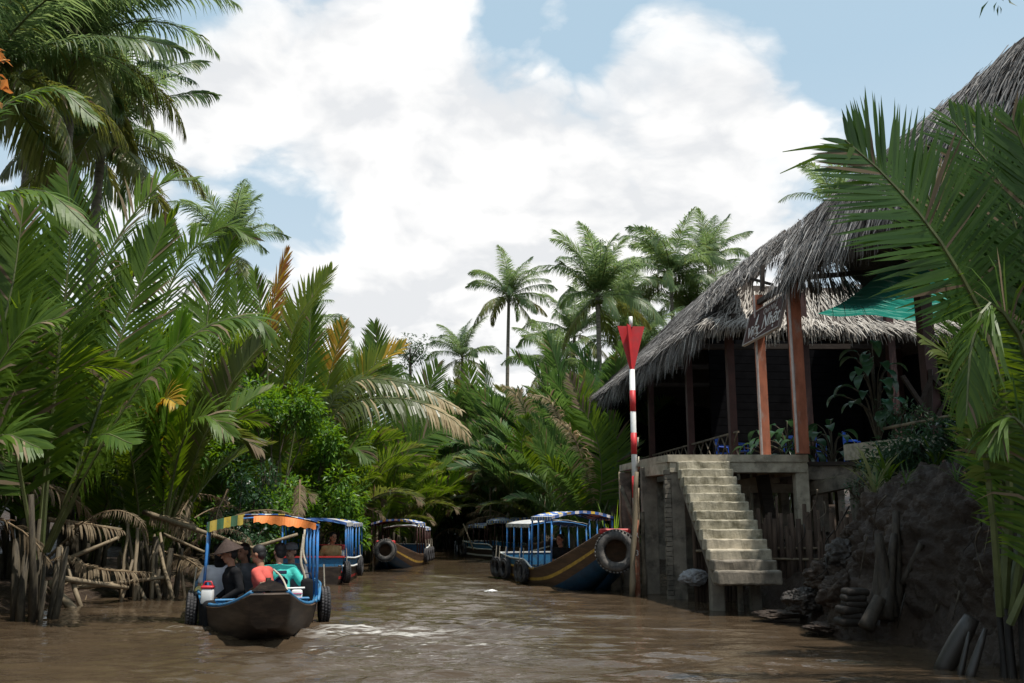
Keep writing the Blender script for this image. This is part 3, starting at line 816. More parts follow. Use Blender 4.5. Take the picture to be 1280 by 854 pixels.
# ------------------------------------------------------------------ the thatched restaurant
FL = 3.20
B0 = at(8.5, 24.6, 0)
rest = thing('restaurant', B0, 'long open-sided restaurant on stilts under a drooping grey thatched roof', 'restaurant')
def loc(p): return Vector(p) - Vector(B0)
ROTB = Matrix.Rotation(AX, 3, 'Z')
e0, e1 = at(7.55, 24.6, 6.98), at(7.55, 44, 6.98)
f0, f1 = at(15.8, 25.4, 6.98), at(15.8, 44, 6.98)
r0, r1 = at(11.6, 28.6, 10.95), at(11.6, 40.5, 10.95)
def roofpart(quads, name, dens, fr, m=None, parent=rest, org=B0, core=True, bed=.22, **kw):
    mb = MB(); cb = MB()
    for q in quads:
        q = [Vector(p) - Vector(org) for p in q]
        slab(cb, *q, th=bed, sag=kw.get('sag', 0)); thatch_panel(mb, *q, dens, fringe=fr, **kw)
    o = mb.build(name, m or thatch, parent)
    if core: cb.build('thatch_bed', thatch_core, o)
    return o
roofpart([(e0, e1, r0, r1)], 'river_roof_slope', 80, 170, sag=.25, fl=(.6, 1.35))
h0, h1 = e0.lerp(r0, .36), f0.lerp(r0, .36)
roofpart([(e0, f0, h0, h1)], 'front_roof_slope', 85, 130, m=thatch_pale, sag=.2, fl=(.25, .65))
fm, rm = at(15.8, 33, 6.98), at(11.6, 34, 10.95)
roofpart([(e1, f1, r1, r1), (fm, f1, rm, r1), (f0, fm, f0.lerp(r0, .4), fm.lerp(rm, .4))], 'rear_roof_slope', 14, 20)
# overhanging flap of the river slope reaching forward to the canopy
q = (P(878, 386, 25.6), P(992, 300, 22.2), P(892, 354, 27.4), P(1002, 276, 23.0))
roofpart([q], 'roof_flap', 260, 60, fl=(.25, .5), L=(.5, 1.0), jitter=.5, bed=.05)
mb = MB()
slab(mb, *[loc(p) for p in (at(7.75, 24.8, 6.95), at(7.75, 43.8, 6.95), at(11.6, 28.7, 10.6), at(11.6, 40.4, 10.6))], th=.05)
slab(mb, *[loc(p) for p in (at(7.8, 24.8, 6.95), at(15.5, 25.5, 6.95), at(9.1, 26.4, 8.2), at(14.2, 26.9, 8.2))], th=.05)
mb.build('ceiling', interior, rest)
# floor, posts, rails, dark panelled walls
mb = MB()
mb.box(loc(at(12, 34.4, FL - .09)), (7.2, 19.2, .18), ROTB)
mb.build('floor', floorwood, rest)
for D in (25.4, 29.4, 34.4, 42):
    for v in (8.55, 15.3):
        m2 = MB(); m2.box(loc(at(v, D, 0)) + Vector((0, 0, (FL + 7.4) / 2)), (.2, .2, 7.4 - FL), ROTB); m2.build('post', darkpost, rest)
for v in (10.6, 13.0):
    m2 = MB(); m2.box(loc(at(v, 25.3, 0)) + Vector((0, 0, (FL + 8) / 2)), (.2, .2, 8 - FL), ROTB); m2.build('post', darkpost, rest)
for D in (25.2, 28, 31, 34, 38, 42.5):
    for v in (8.7, 12, 15.2):
        m2 = MB(); g = ground(at(v, D, 0).x, D) - .4
        m2.box(loc(at(v, D, 0)) + Vector((0, 0, (FL - .18 + g) / 2)), (.26, .26, FL - .18 - g), ROTB); m2.build('stilt', concrete_wet, rest)
mb = MB()
for i in range(17):
    z = FL + .2 + i * .27
    mb.box(loc(at(15.6, 34.5, z)), (.04, 19, .255), ROTB)
    mb.box(loc(at(12, 43.6, z)), (7.2, .04, .255), ROTB)
mb.box(loc(at(15.66, 34.5, 5.5)), (.05, 19, 4.8), ROTB); mb.box(loc(at(12, 43.68, 5.5)), (7.2, .05, 4.8), ROTB)
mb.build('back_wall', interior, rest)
mb = MB()
for i in range(17): mb.box(loc(at(12.6, 31.8, FL + .2 + i * .27)), (5.4, .04, .255), ROTB)
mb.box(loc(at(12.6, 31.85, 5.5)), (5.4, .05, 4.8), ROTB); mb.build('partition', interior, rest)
def lattice(parent, org, a, b, h=.85, z=FL, step=.75):
    a, b = Vector(a) - Vector(org), Vector(b) - Vector(org); L = (b - a).length; n = max(2, round(L / step))
    mb = MB()
    mb.bar(a + Vector((0, 0, h)), b + Vector((0, 0, h)), .07, .05); mb.bar(a + Vector((0, 0, .08)), b + Vector((0, 0, .08)), .05)
    off = (b - a).normalized().cross(Vector((0, 0, 1))) * .03
    for i in range(n):
        p, q = a.lerp(b, i / n), a.lerp(b, (i + 1) / n)
        mb.bar(p + off + Vector((0, 0, .1)), q + off + Vector((0, 0, h - .03)), .03); mb.bar(p - off + Vector((0, 0, h - .03)), q - off + Vector((0, 0, .1)), .03)
    return mb
lat = lattice(rest, B0, at(8.55, 25.0, FL), at(8.55, 43, FL)); lat.build('railing', deadwood, rest)
# long tie beams inside
mb = MB()
for D in (25.6, 29, 33, 37.5): mb.bar(loc(at(8.6, D, 7.15)), loc(at(15.2, D, 7.15)), .16)
mb.bar(loc(at(8.55, 24.9, 7.25)), loc(at(8.55, 43, 7.25)), .15)
mb.build('tie_beam', darkwood, rest)

# ------------------------------------------------------------------ thatched canopy over the landing walk
C0 = at(8.45, 20.4, 3.14)
can = thing('thatched_canopy', C0, 'steep shaggy thatch canopy over the landing on red posts in front of the restaurant', 'canopy')
a0, a1 = at(8.12, 20.5, 7.15), at(8.12, 9.2, 7.15)
b0, b1 = at(9.2, 21.2, 8.95), at(9.2, 9.2, 9.1)
c0, c1 = at(10.9, 21.8, 7.35), at(10.9, 9.2, 7.35)
roofpart([(a0, a1, b0, b1)], 'river_slope', 150, 150, parent=can, org=C0, fl=(.4, 1.0), sag=-.14)
roofpart([(c0, c1, b0, b1)], 'bank_slope', 40, 110, m=thatch_brown, parent=can, org=C0, fl=(.3, .6))
# ragged end of the thatch
mb = MB()
q = [Vector(p) - C0 for p in (at(8.2, 20.6, 7.1), at(10.8, 21.9, 7.3), at(9.15, 21.2, 8.9), at(9.25, 21.2, 8.9))]
thatch_panel(mb, *q, 90, fringe=60, fl=(.3, .7)); mb.build('end_thatch', thatch, can)
def canpost(px_b, v, D, zt, w=.235, m=redpost, zb=3.14, split=True):
    mb = MB(); b = at(v, D, zb) - C0; h = zt - zb
    mb.box(b + Vector((0, 0, h / 2)), (w, w, h), ROTB)
    o = mb.build('post', m, can)
    if split:
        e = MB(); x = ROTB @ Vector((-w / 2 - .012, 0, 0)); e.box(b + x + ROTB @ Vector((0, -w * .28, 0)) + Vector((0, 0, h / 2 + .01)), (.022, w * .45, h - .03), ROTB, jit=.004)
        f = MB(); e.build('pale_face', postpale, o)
    return o
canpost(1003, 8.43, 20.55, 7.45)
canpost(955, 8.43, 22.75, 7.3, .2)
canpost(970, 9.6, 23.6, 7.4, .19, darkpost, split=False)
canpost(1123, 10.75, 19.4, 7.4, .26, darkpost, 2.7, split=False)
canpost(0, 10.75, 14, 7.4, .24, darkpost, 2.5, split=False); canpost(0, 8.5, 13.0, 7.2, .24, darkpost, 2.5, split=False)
mb = MB()
mb.bar(at(8.43, 22.9, 7.1) - C0, at(8.43, 9.5, 7.1) - C0, .12); mb.bar(at(10.75, 22.0, 7.35) - C0, at(10.75, 9.5, 7.35) - C0, .12)
mb.bar(P(953, 332, 22.4) - C0, P(953, 364, 22.4) - C0, .1); mb.bar(P(930, 346, 23.4) - C0, P(966, 356, 22.4) - C0, .07)
for D in (20.5, 18, 15, 12): mb.bar(at(8.43, D, 7.15) - C0, at(10.75, D, 7.35) - C0, .1)
mb.build('frame_beam', darkwood, can)

# green net slung under the canopy
N0 = P(1100, 360, 20)
mb = MB(); cs = [P(1022, 392, 22.9), P(1098, 342, 19.2), P(1222, 404, 23.4), P(1235, 330, 18.2)]
cs = [c - N0 for c in cs]; vs = []; n = 14
for i in range(n + 1):
    for j in range(n + 1):
        a, b = i / n, j / n
        p = cs[0].lerp(cs[1], a).lerp(cs[2].lerp(cs[3], a), b)
        p.z -= .16 * math.sin(math.pi * a) * (.5 + .5 * math.sin(math.pi * b)) + .05 * math.sin(b * 14 + a * 3); vs.append(p)
mb.add(vs, [(i * (n + 1) + j, i * (n + 1) + j + 1, (i + 1) * (n + 1) + j + 1, (i + 1) * (n + 1) + j) for i in range(n) for j in range(n)])
o = mb.build('shade_net', green_net, None, True, loc=N0); tag(o, 'green shade net slung below the thatch behind the palm fronds', 'shade net')

# ------------------------------------------------------------------ sign board
vb = 8.36
pA, pB = at(vb, 23.1, 0), at(vb, 20.75, 0)
S0 = at(vb - .1, 21.9, 6.45)
sg = thing('sign_board', S0, 'brown wooden name board with pale lettering hung from the red posts', 'sign')
sg.rotation_euler = (R(90 - 16), 0, AX - R(90))
Ls, Hs = 2.35, .80
mb = MB(); mb.box((0, 0, 0), (Ls, Hs, .05)); mb.build('board', sign_brown, sg)
mb = MB()
for y in (-1, 1): mb.box((0, y * (Hs / 2 + .012), .012), (Ls + .06, .03, .075))
for x in (-1, 1): mb.box((x * (Ls / 2 + .016), 0, .012), (.03, Hs - .01, .075))
mb.build('border', sign_letter_dim, sg)
def text(s, size, loc_, m, parent, rot=(0, 0, 0), name='lettering', shear=0, ex=.006, sx=1):
    cu = bpy.data.curves.new(name, 'FONT'); cu.body = s; cu.size = size; cu.extrude = ex; cu.align_x = 'CENTER'; cu.align_y = 'CENTER'; cu.shear = shear
    tmp = bpy.data.objects.new('tmp', cu); COL.objects.link(tmp)
    dg = bpy.context.evaluated_depsgraph_get(); dg.update()
    me = bpy.data.meshes.new_from_object(tmp.evaluated_get(dg)); bpy.data.objects.remove(tmp)
    me.materials.clear(); me.materials.append(m)
    o = link_mesh(name, me, parent, loc_, rot); o.scale = (sx, 1, 1); return o
text('Việt', .46, (-.60, -.15, .032), sign_letter, sg, shear=-.1)
text('Nhật', .52, (.52, -.06, .032), sign_letter, sg, shear=.08)
text('Quê', .23, (.06, .255, .032), sign_letter_dim, sg); text('Nhà', .23, (.52, .255, .032), sign_letter_dim, sg)
mb = MB()
mb.lathe([(.0, -.13), (.06, -.13), (.065, .02), (.03, .09), (.028, .15), (0, .15)], 10, 0, (0, 0, 0))
bt = mb.build('painted_bottle', sign_letter, sg, True, loc=(-.50, .13, .034), rot=(R(-90), 0, 0)); bt.rotation_euler = (R(-90), R(0), R(-14)); bt.scale = (1, .12, 1)
mb = MB(); mb.box((-.02, -.29, .031), (.62, .022, .008), Matrix.Rotation(R(8), 3, 'Z')); mb.build('underline', sign_letter, sg)

# ------------------------------------------------------------------ concrete landing
ZD = 3.14
L0 = P(919, 720, 20.8); L0.z = 0
land = thing('concrete_landing', (5.0, 20.8, 0), 'weathered concrete landing platform on pillars above the mud', 'platform')
LO = Vector((5.0, 20.8, 0))
def poly_slab(mb, pts, zt, th, mi=0):
    n = len(pts); vs = [(x, y, zt) for x, y in pts] + [(x, y, zt - th) for x, y in pts]
    mb.add(vs, [tuple(range(n)), tuple(range(2 * n - 1, n - 1, -1))] + [(i, i + n, (i + 1) % n + n, (i + 1) % n) for i in range(n)], mi)
def lp(p): return (p[0] - LO.x, p[1] - LO.y)
mb = MB()
poly_slab(mb, [lp(p) for p in ((3.50, 20.8), (6.66, 20.8), (6.72, 25.0), (2.9, 25.0), (3.12, 22.7))], ZD, .16)
mb.build('deck_slab', concrete, land)
mb = MB()
mb.box((5.09 - 5, 20.98 - 20.8, ZD - .03 - .20), (3.10, .30, .40 - .06), jit=.012)
mb.bar((3.62 - 5, .18, ZD - .16 - .13), (3.25 - 5, 22.6 - 20.8, ZD - .29), .26, .26)
mb.bar((6.5 - 5, .3, ZD - .29), (6.5 - 5, 4.1, ZD - .29), .24, .26)
mb.build('edge_beam', concrete, land)
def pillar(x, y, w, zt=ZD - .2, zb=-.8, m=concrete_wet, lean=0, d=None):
    mb = MB(); r_ = 10
    for i in range(6):
        pass
    mb.rbox((x - LO.x, y - LO.y, (zt + zb) / 2), (w, d or w, zt - zb), None, 0, .015)
    o = mb.build('pillar', m, land); return o
pillar(3.30, 22.45, .36); pillar(3.72, 21.02, .30); pillar(6.52, 21.0, .29, zb=.3, m=concrete); pillar(3.0, 24.7, .3); pillar(4.6, 24.4, .3); pillar(6.4, 24.3, .3)
mb = MB()                                    # stacked-brick column beside the pillar
for i in range(31): mb.box((3.50 - 5 + rt.uniform(-.008, .008), 20.98 - 20.8, -.4 + i * .105), (.13, .22, .093), jit=.006)
mb.build('brick_column', concrete_wet, land)
mb = MB()
for p, q, w_ in (((5.1, 22.9, 2.45), (6.55, 22.9, 2.72), .24), ((5.2, 24.2, 2.5), (7.6, 24.2, 2.5), .22)): mb.bar(Vector(p) - LO, Vector(q) - LO, .2, w_)
mb.build('tie_beam', concrete, land)
pillar(5.72, 22.9, .22, 2.5, .2, concrete); pillar(6.28, 23.1, .2, 2.6, .2, concrete)
mb = MB(); mb.bar(Vector((5.98, 22.2, 2.75)) - LO, Vector((6.28, 22.2, .4)) - LO, .26); mb.build('raking_prop', darkwood, land)
# second, lower slab to the right
land2 = thing('side_landing', (7.4, 22, 0), 'lower concrete slab beside the landing, half hidden by plants', 'platform')
O2 = Vector((7.4, 22, 0)); mb = MB()
poly_slab(mb, [(x - O2.x, y - O2.y) for x, y in ((6.75, 21.4), (7.9, 21.3), (9.6, 22.2), (9.6, 25.4), (6.75, 25.2))], 3.02, .09)
mb.build('slab', darkwood, land2)
mb = MB(); mb.box((7.33 - O2.x, 21.52 - O2.y, 2.77), (1.10, .2, .30), jit=.01); mb.bar((6.95 - O2.x, -.3, 2.40), (8.15 - O2.x, -2.4, 2.72), .22, .3); mb.build('edge_beam', concrete_wet, land2)
for x, y, zt in ((7.62, 20.6, 2.55), (7.9, 20.2, 2.6), (7.7, 23.6, 2.9), (9.2, 23.5, 2.9)):
    mb = MB(); mb.rbox((x - O2.x, y - O2.y, (zt + .2) / 2), (.24, .24, zt - .2), None, 0, .015); mb.build('pillar', concrete_wet, land2)

# ------------------------------------------------------------------ stairs
T0 = Vector((4.2, 19, 0))
st = thing('concrete_stairs', T0, 'flight of worn concrete steps going down from the landing to the water', 'stairs')
N = 13; y0, y1 = 20.74, 17.3; z1 = .79
def stair_x(f): return 3.69 + .03 * f, 4.84 + .06 * f
for i in range(N):
    f = i / (N - 1); zt = ZD - .16 - (ZD - .16 - z1) * f; y = y0 - (y0 - y1) * f
    xl, xr = stair_x(f); mb = MB()
    dz = .215 if i < N - 1 else .25
    bm = bmesh.new(); bmesh.ops.create_cube(bm, size=1)
    bmesh.ops.subdivide_edges(bm, edges=[e for e in bm.edges if abs(e.verts[0].co.x - e.verts[1].co.x) > .5], cuts=26)
    for v in bm.verts: v.co = Vector((v.co.x * (xr - xl), v.co.y * .40, v.co.z * dz))
    bmesh.ops.bevel(bm, geom=[e for e in bm.edges if len(e.link_faces) == 2 and e.calc_face_angle() > 1], offset=.02 if i < 10 else .032, segments=2, affect='EDGES', profile=.5)
    for v in bm.verts:
        k = noise.noise(Vector((v.co.x * 4, i * 3.3 + v.co.y * 5, v.co.z * 6))); k2 = noise.noise(Vector((v.co.x * 13, i * 7.7 + v.co.y * 9, v.co.z * 11))); v.co += Vector((0, k * .018 + k2 * .010, k * .014 + k2 * .009))
    bm.verts.index_update()
    mb.add([v.co + Vector(((xl + xr) / 2, y + .05, zt - dz / 2)) - T0 for v in bm.verts], [tuple(v.index for v in g.verts) for g in bm.faces]); bm.free()
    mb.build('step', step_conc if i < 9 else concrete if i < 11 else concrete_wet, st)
mb = MB()
xa, xb = stair_x(0); xc, xd = stair_x(1)
vs = [(xa + .03, y0 + .1, ZD - .38), (xb - .03, y0 + .1, ZD - .38), (xd - .05, y1 + .42, z1 - .10), (xc + .05, y1 + .42, z1 - .10)]
vs = [Vector(v) - T0 for v in vs]; vs += [v - Vector((0, -.02, .2)) for v in vs]
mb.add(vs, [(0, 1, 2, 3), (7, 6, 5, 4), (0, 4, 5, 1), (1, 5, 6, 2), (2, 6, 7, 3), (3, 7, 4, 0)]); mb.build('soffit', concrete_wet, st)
for x, y, w_ in ((3.92, 18.2, .26), (4.32, 18.0, .1), (4.68, 18.3, .2)):
    mb = MB(); mb.rbox((x - T0.x, y - T0.y, .05), (w_, w_, 1.5), None, 0, .02); mb.build('support', concrete_wet, st)

# ------------------------------------------------------------------ stakes shoring up the bank, pole, oddments
def stake_fence(pts, label, n, h, seed):
    r = random.Random(seed); o0 = Vector((pts[0][0], pts[0][1], 0))
    o = thing('stake_fence', o0, label, 'retaining fence', 'stake fences under the landing')
    c = bez([(x, y, 0) for x, y in pts], n)
    for i, p in enumerate(c):
        p = p - o0 + Vector((0, r.uniform(-.05, .05), 0)); hh = h * r.uniform(.75, 1.15); rr = r.uniform(.035, .065); mb = MB()
        t_ = Vector((r.uniform(-.06, .06), r.uniform(-.08, .02), 0))
        mb.tube([p + Vector((0, 0, -.3)), p + t_ * .5 + Vector((0, 0, hh * .5)), p + t_ + Vector((0, 0, hh))], [rr, rr * r.uniform(.8, 1.1), rr * r.uniform(.6, .9)], 7)
        mb.build('stake', stakewood, o, True)
    mb = MB(); mb.tube([p - o0 + Vector((0, -.09, h * .55)) for p in (c[0], c[n // 2], c[-1])], .03, 6); mb.build('rail', bamboo, o, True)
    return o
stake_fence([(5.2, 19.6), (6.2, 19.3), (7.1, 19.35)], 'short brown stakes shoring the bank right of the steps', 30, 1.65, 4)
stake_fence([(3.95, 20.3), (4.4, 20.5), (4.9, 20.2)], 'dark stakes behind and left of the steps', 14, 1.9, 6)
stake_fence([(5.3, 20.4), (6.0, 20.3), (6.6, 20.3)], 'taller row of dark stakes under the landing', 16, 2.0, 9)

def marker():
    b = Vector(P(797, 742, 21.7)); b.z = 0
    o = thing('channel_marker', b, 'red and white banded channel marker pole with a red cone topmark', 'navigation mark')
    zt = P(797, 462, 21.7).z; zb = P(797, 650, 21.7).z
    n = 7; h = (zt - zb) / n
    mb = MB()
    mb.tube([(0, 0, zb + .001), (0, 0, zt)], .066, 12); p = mb.build('pole', pvc, o, True)
    for i in range(n):
        if i % 2 == 1 :
            mb = MB(); mb.tube([(0, 0, zt - (i + 1) * h), (0, 0, zt - i * h)], .070, 12); mb.build('red_band', sign_red, p, True)
    mb = MB(); mb.tube([(.0, 0, -.9), (0, 0, zb)], .07, 10); mb.build('lower_pole', rustpole, o, True)
    tp = P(797, 408, 21.7).z
    # topmark: two red triangular plates crossing at right angles, point down
    for a in (R(6), R(66)):
        mb = MB(); w_ = .33; th = .012
        d = Vector((math.cos(a), math.sin(a), 0)); nn = Vector((-math.sin(a), math.cos(a), 0)) * th
        tri = [d * -w_ + Vector((0, 0, tp)), d * w_ + Vector((0, 0, tp)), d * .05 + Vector((0, 0, zt)), d * -.05 + Vector((0, 0, zt))]
        vs = [v + nn for v in tri] + [v - nn for v in tri]
        mb.add(vs, [(0, 1, 2, 3), (7, 6, 5, 4), (0, 4, 5, 1), (1, 5, 6, 2), (2, 6, 7, 3), (3, 7, 4, 0)]); mb.build('topmark_plate', sign_red, o)
    mb = MB(); mb.tube([(0, 0, tp - .02), (0, 0, P(797, 396, 21.7).z)], .045, 10); mb.build('tip', pvc, o, True)
    for z_, s_ in ((1.35, 'R'), (.95, '3')):
        text(s_, .17, (-.0, -.082, z_), pvc, o, (R(90), 0, 0), 'mark')
    mb = MB(); mb.tube([(.04, -.08, zb + 1.2), (.09, -.08, zb + 1.35), (.10, -.02, zb + 1.45)], .018, 5); mb.tube([(.075, -.09, zb + 2.1 - .4), (.09, -.09, zb + 1.9)], .02, 5); mb.build('tie_rope', rope, o, True)
    return o
marker()
def pole(a, b, r_, m, label, name='bamboo_pole', cat='pole', group=None, n=7):
    a, b = Vector(a), Vector(b); o0 = Vector(a)
    mb = MB(); k = max(3, int((b - a).length / .35)); rg = random.Random(int(a.x * 100 + a.y))
    pts = [a.lerp(b, i / k) - o0 + (Vector((rg.uniform(-.012, .012), rg.uniform(-.012, .012), 0)) if 0 < i < k else Vector()) for i in range(k + 1)]
    mb.tube(pts, [r_ * (1 - .3 * i / k) * (1.12 if i % 2 else .95) for i in range(k + 1)], n)
    o = mb.build(name, m, None, True, loc=o0); return tag(o, label, cat, group)
pole(P(790, 748, 21.5), P(796, 590, 21.6), .07, bamboo, 'grey bamboo mooring pole leaning on the channel marker')
pole(P(806, 745, 22), P(803, 640, 22.1), .06, deadwood, 'short dark mooring pole right of the channel marker')
pole(P(770, 742, 23.4), P(772, 700, 23.4), .14, deadwood, 'stout dark pile behind the big tyre of the moored boat', 'mooring_pile')
pole(P(793, 655, 23.5), P(776, 608, 24.2), .08, deadwood, 'grey plank propped behind the moored boat', 'driftwood')

# rail and ledge on the bank under the canopy
led = thing('concrete_ledge', (8.4, 18, 2.7), 'sloping grey concrete ledge along the top of the mud bank', 'ledge')
mb = MB(); mb.bar(P(1068, 566, 20.6) - Vector((8.4, 18, 2.7)), P(1215, 552, 16.5) - Vector((8.4, 18, 2.7)), .5, .35); mb.build('ledge_slab', concrete, led)
tag(mb and led, kind=None)
pole(P(1105, 536, 19), P(1198, 518, 16.5), .035, bamboo, 'thin bamboo rail sloping above the concrete ledge', 'bamboo_rail', 'rail')
xb = thing('lattice_rail', P(1165, 520, 19.2), 'crossed timber rail beside the dark post under the net', 'railing')
O3 = P(1165, 520, 19.2); mb = MB()
for a, b in (((1128, 470), (1165, 525)), ((1165, 470), (1140, 530)), ((1165, 470), (1215, 530)), ((1205, 465), (1165, 530)), ((1163, 462), (1163, 540))): mb.bar(P(*a, 19.2) - O3, P(*b, 19.2 + rt.uniform(0, .1)) - O3, .08)
mb.build('rail_bars', darkwood, xb)

# plastic chairs in the restaurant
def chair(p, rz, label):
    o = thing('plastic_chair', p, label, 'chair', 'blue plastic chairs in the restaurant', rz)
    mb = MB(); mb.rbox((0, 0, .43), (.42, .42, .035), None, 0, .012); mb.build('seat', blue_plastic, o)
    mb = MB(); mb.rbox((0, .21, .86), (.42, .03, .09), Matrix.Rotation(R(-8), 3, 'X'), 0, .01)
    for x in (-.17, -.06, .06, .17): mb.rbox((x, .205, .64), (.05, .025, .38), None, 0, .006)
    mb.build('backrest', blue_plastic, o)
    for x in (-1, 1):
        mb = MB(); mb.tube([(x * .2, -.18, .43), (x * .22, -.17, .63), (x * .22, .18, .66)], .018, 6); mb.build('armrest', blue_plastic, o)
        for y in (-1, 1):
            mb = MB(); mb.tube([(x * .18, y * .18, .43), (x * .21, y * .21, 0)], [.022, .016], 6); mb.build('leg', blue_plastic, o)
    return o
CL = 'blue plastic armchair in the dark restaurant behind the red posts'
for px, D, rz in ((990, 26.6, 0), (1020, 26.8, 20), (1066, 25.5, 60), (905, 27.5, 90), (925, 26.6, 90)):
    p = P(px, 560, D); p.z = FL; chair(p, R(rz), CL)
for px, D in ((1188, 19.8), (1200, 19.0), (1235, 20.2)):
    p = P(px, 520, D); p.z = ground(p.x, p.y); chair(p, R(100), 'blue plastic armchair behind the palm on the bank').__setitem__('group', 'blue plastic chairs on the bank')
# ------------------------------------------------------------------ boats
def boat(loc_, heading, label, L=7.4, B=1.95, rise=.85, bowk=.28, hull=(hull_dark, hull_brown, hull_yel, hull_brown), bulw=hull_blue, bulw_edge=hull_white, kind='sampan',
         main=(-.4, 1.9, 1.72), rear=(-3.0, -.5, 1.55), lining=tarp_orange, rearm=tarp_white, posts=blue_post, frontm=None, bow_plate=None, group='covered tour boats on the creek', sheer=.40, b_to=.18, awn_w=.86, trim=hull_white, red_edge=None, bexp=2.3, rexp=1.8, dark_posts=False, orange_flap=False, crown_b=.045, head=True, gun=None):
    hx, hy = heading
    o = thing('tour_boat', (loc_[0], loc_[1], 0), label, 'boat', group, math.atan2(-hx, hy))
    rg = random.Random(int(loc_[1] * 10))
    NS = 27
    def bw(t):
        if t < .4: return B / 2 * (.80 + .20 * math.sin(t / .4 * math.pi / 2))
        u = (t - .4) / .6; return B / 2 * (1 - (1 - bowk) * u ** bexp)
    def sh(t): return sheer + rise * max(0, (t - .5) / .5) ** rexp + .08 * max(0, (.25 - t) / .25)
    def kl(t): return -.28 + (rise * .55 + .32) * max(0, (t - .66) / .34) ** 1.5
    vs = []; rows = 9
    for i in range(NS + 1):
        t_ = i / NS; y = -L / 2 + L * t_; b, s, k = bw(t_), sh(t_), kl(t_)
        prof = [(0, 0), (.55, .0), (.80, .12), (.90, .34), (.955, .58), (.965, .68), (.985, .82), (1.0, .97), (1.01, 1.0)]
        for sg_ in (-1, 1):
            for fx, fz in prof: vs.append((sg_ * b * fx, y + (fz * .22 * max(0, (t_ - .8) / .2)), k + (s - k) * fz))
    mb = MB(); fs = []; ms = []
    W_ = 2 * rows
    mrow = [0, 0, 0, 1, 2, 1, 1, 3]
    for i in range(NS):
        for h in (0, 1):
            for j in range(rows - 1):
                a = i * W_ + h * rows + j
                q = (a, a + 1, a + W_ + 1, a + W_); fs.append(q if h else q[::-1]); ms.append(mrow[j])
    for e in (0, NS):
        ring = [e * W_ + j for j in range(rows)][::-1] + [e * W_ + rows + j for j in range(1, rows)]
        fs.append(tuple(ring if e else ring[::-1])); ms.append(1 if e else 0)
    mb.v = vs; mb.f = fs; mb.m = ms
    me = mb.mesh('hull', list(hull))
    me.polygons.foreach_set('use_smooth', [True] * (len(fs) - 2) + [False] * 2)
    ho = link_mesh('hull', me, o)
    so_ = ho.modifiers.new('thickness', 'SOLIDIFY'); so_.thickness = .045; so_.offset = -1
    # gunwale: rounded rail along the edge
    for sg_ in (-1, 1):
        mb = MB(); mb.tube([(sg_ * bw(i / NS) * 1.0, -L / 2 + L * i / NS + .22 * max(0, (i / NS - .8) / .2), sh(i / NS) + .012) for i in range(NS + 1)], .032, 6)
        mb.build('gunwale', gun or hull[1], o, True)
    # bow deck plate
    mb = MB(); t0 = .80; pl = []
    for i in range(7):
        t_ = t0 + (1 - t0) * i / 6; y = -L / 2 + L * t_ + .22 * max(0, (t_ - .8) / .2); pl.append((bw(t_) * 1.0, y, sh(t_) + .03))
    vs = []
    for b, y, z in pl: vs += [(-b, y, z), (-b * .6, y, z + crown_b * .64), (0, y, z + crown_b), (b * .6, y, z + crown_b * .64), (b, y, z)]
    mb.add(vs, [(5 * i + k, 5 * i + k + 1, 5 * i + k + 6, 5 * i + k + 5) for i in range(6) for k in range(4)] + [(30, 31, 32, 33, 34)]); mb.build('bow_deck', bow_plate or hull[1], o)
    b, y, z = pl[-1]
    if head: mb = MB(); mb.rbox((0, y + .02, z + .0), (2 * b + .14, .13, .13), None, 0, .03); mb.build('bow_head', bow_plate or hull[1], o)
    mb = MB(); mb.tube([(0, L / 2 - .30, sh(.96)), (0, L / 2 - .32, sh(.96) + .26)], .04, 7); mb.tube([(-.12, L / 2 - .31, sh(.96) + .18), (.12, L / 2 - .31, sh(.96) + .18)], .022, 6); mb.build('mooring_bitt', deadwood, o)
    # floor and thwarts
    mb = MB(); vs = []
    for i in range(12):
        t_ = .03 + .80 * i / 11; vs += [(-bw(t_) * .9, -L / 2 + L * t_, .06), (bw(t_) * .9, -L / 2 + L * t_, .06)]
    mb.add(vs, [(2 * i, 2 * i + 1, 2 * i + 3, 2 * i + 2) for i in range(11)]); mb.build('floor', floorwood, o)
    for sg_ in (-1, 1):
        mb = MB(); mb.box((sg_ * B * .33, -.6, .27), (.34, 3.6, .05)); mb.box((sg_ * B * .30, -.6, .16), (.05, 3.4, .2)); mb.build('bench', hull_blue if posts is blue_post else hull[1], o)
    # raised side boards
    ta, tb = .03, .5 + b_to
    for sg_ in (-1, 1):
        mb = MB(); e = MB(); tr = []; bt = []
        n = 16
        for i in range(n + 1):
            t_ = ta + (tb - ta) * i / n; y = -L / 2 + L * t_; hh = .24 * (1 if i < n - 2 else (.8 if i == n - 2 else .45 if i == n - 1 else .12))
            bt.append((sg_ * (bw(t_) + .02), y, sh(t_) + .0)); tr.append((sg_ * (bw(t_) + .075), y, sh(t_) + hh))
        vs = []
        for p, q in zip(bt, tr): vs += [p, q, (q[0] - sg_ * .03, q[1], q[2]), (p[0] - sg_ * .03, p[1], p[2])]
        mb.add(vs, [(4 * i + k, 4 * i + (k + 1) % 4, 4 * i + 4 + (k + 1) % 4, 4 * i + 4 + k) for i in range(n) for k in range(4)] + [(0, 3, 2, 1), (4 * n, 4 * n + 1, 4 * n + 2, 4 * n + 3)])
        bo = mb.build('side_board', bulw, o)
        mb = MB(); mb.tube([(p[0] + sg_ * .012, p[1], p[2]) for p in tr], .026, 6); mb.build('top_rail', trim, bo, True)
        mb = MB(); mb.tube([(p[0] + sg_ * .02, p[1], p[2] + .015) for p in bt], .034, 6); mb.build('rubbing_strake', bulw_edge, bo, True)
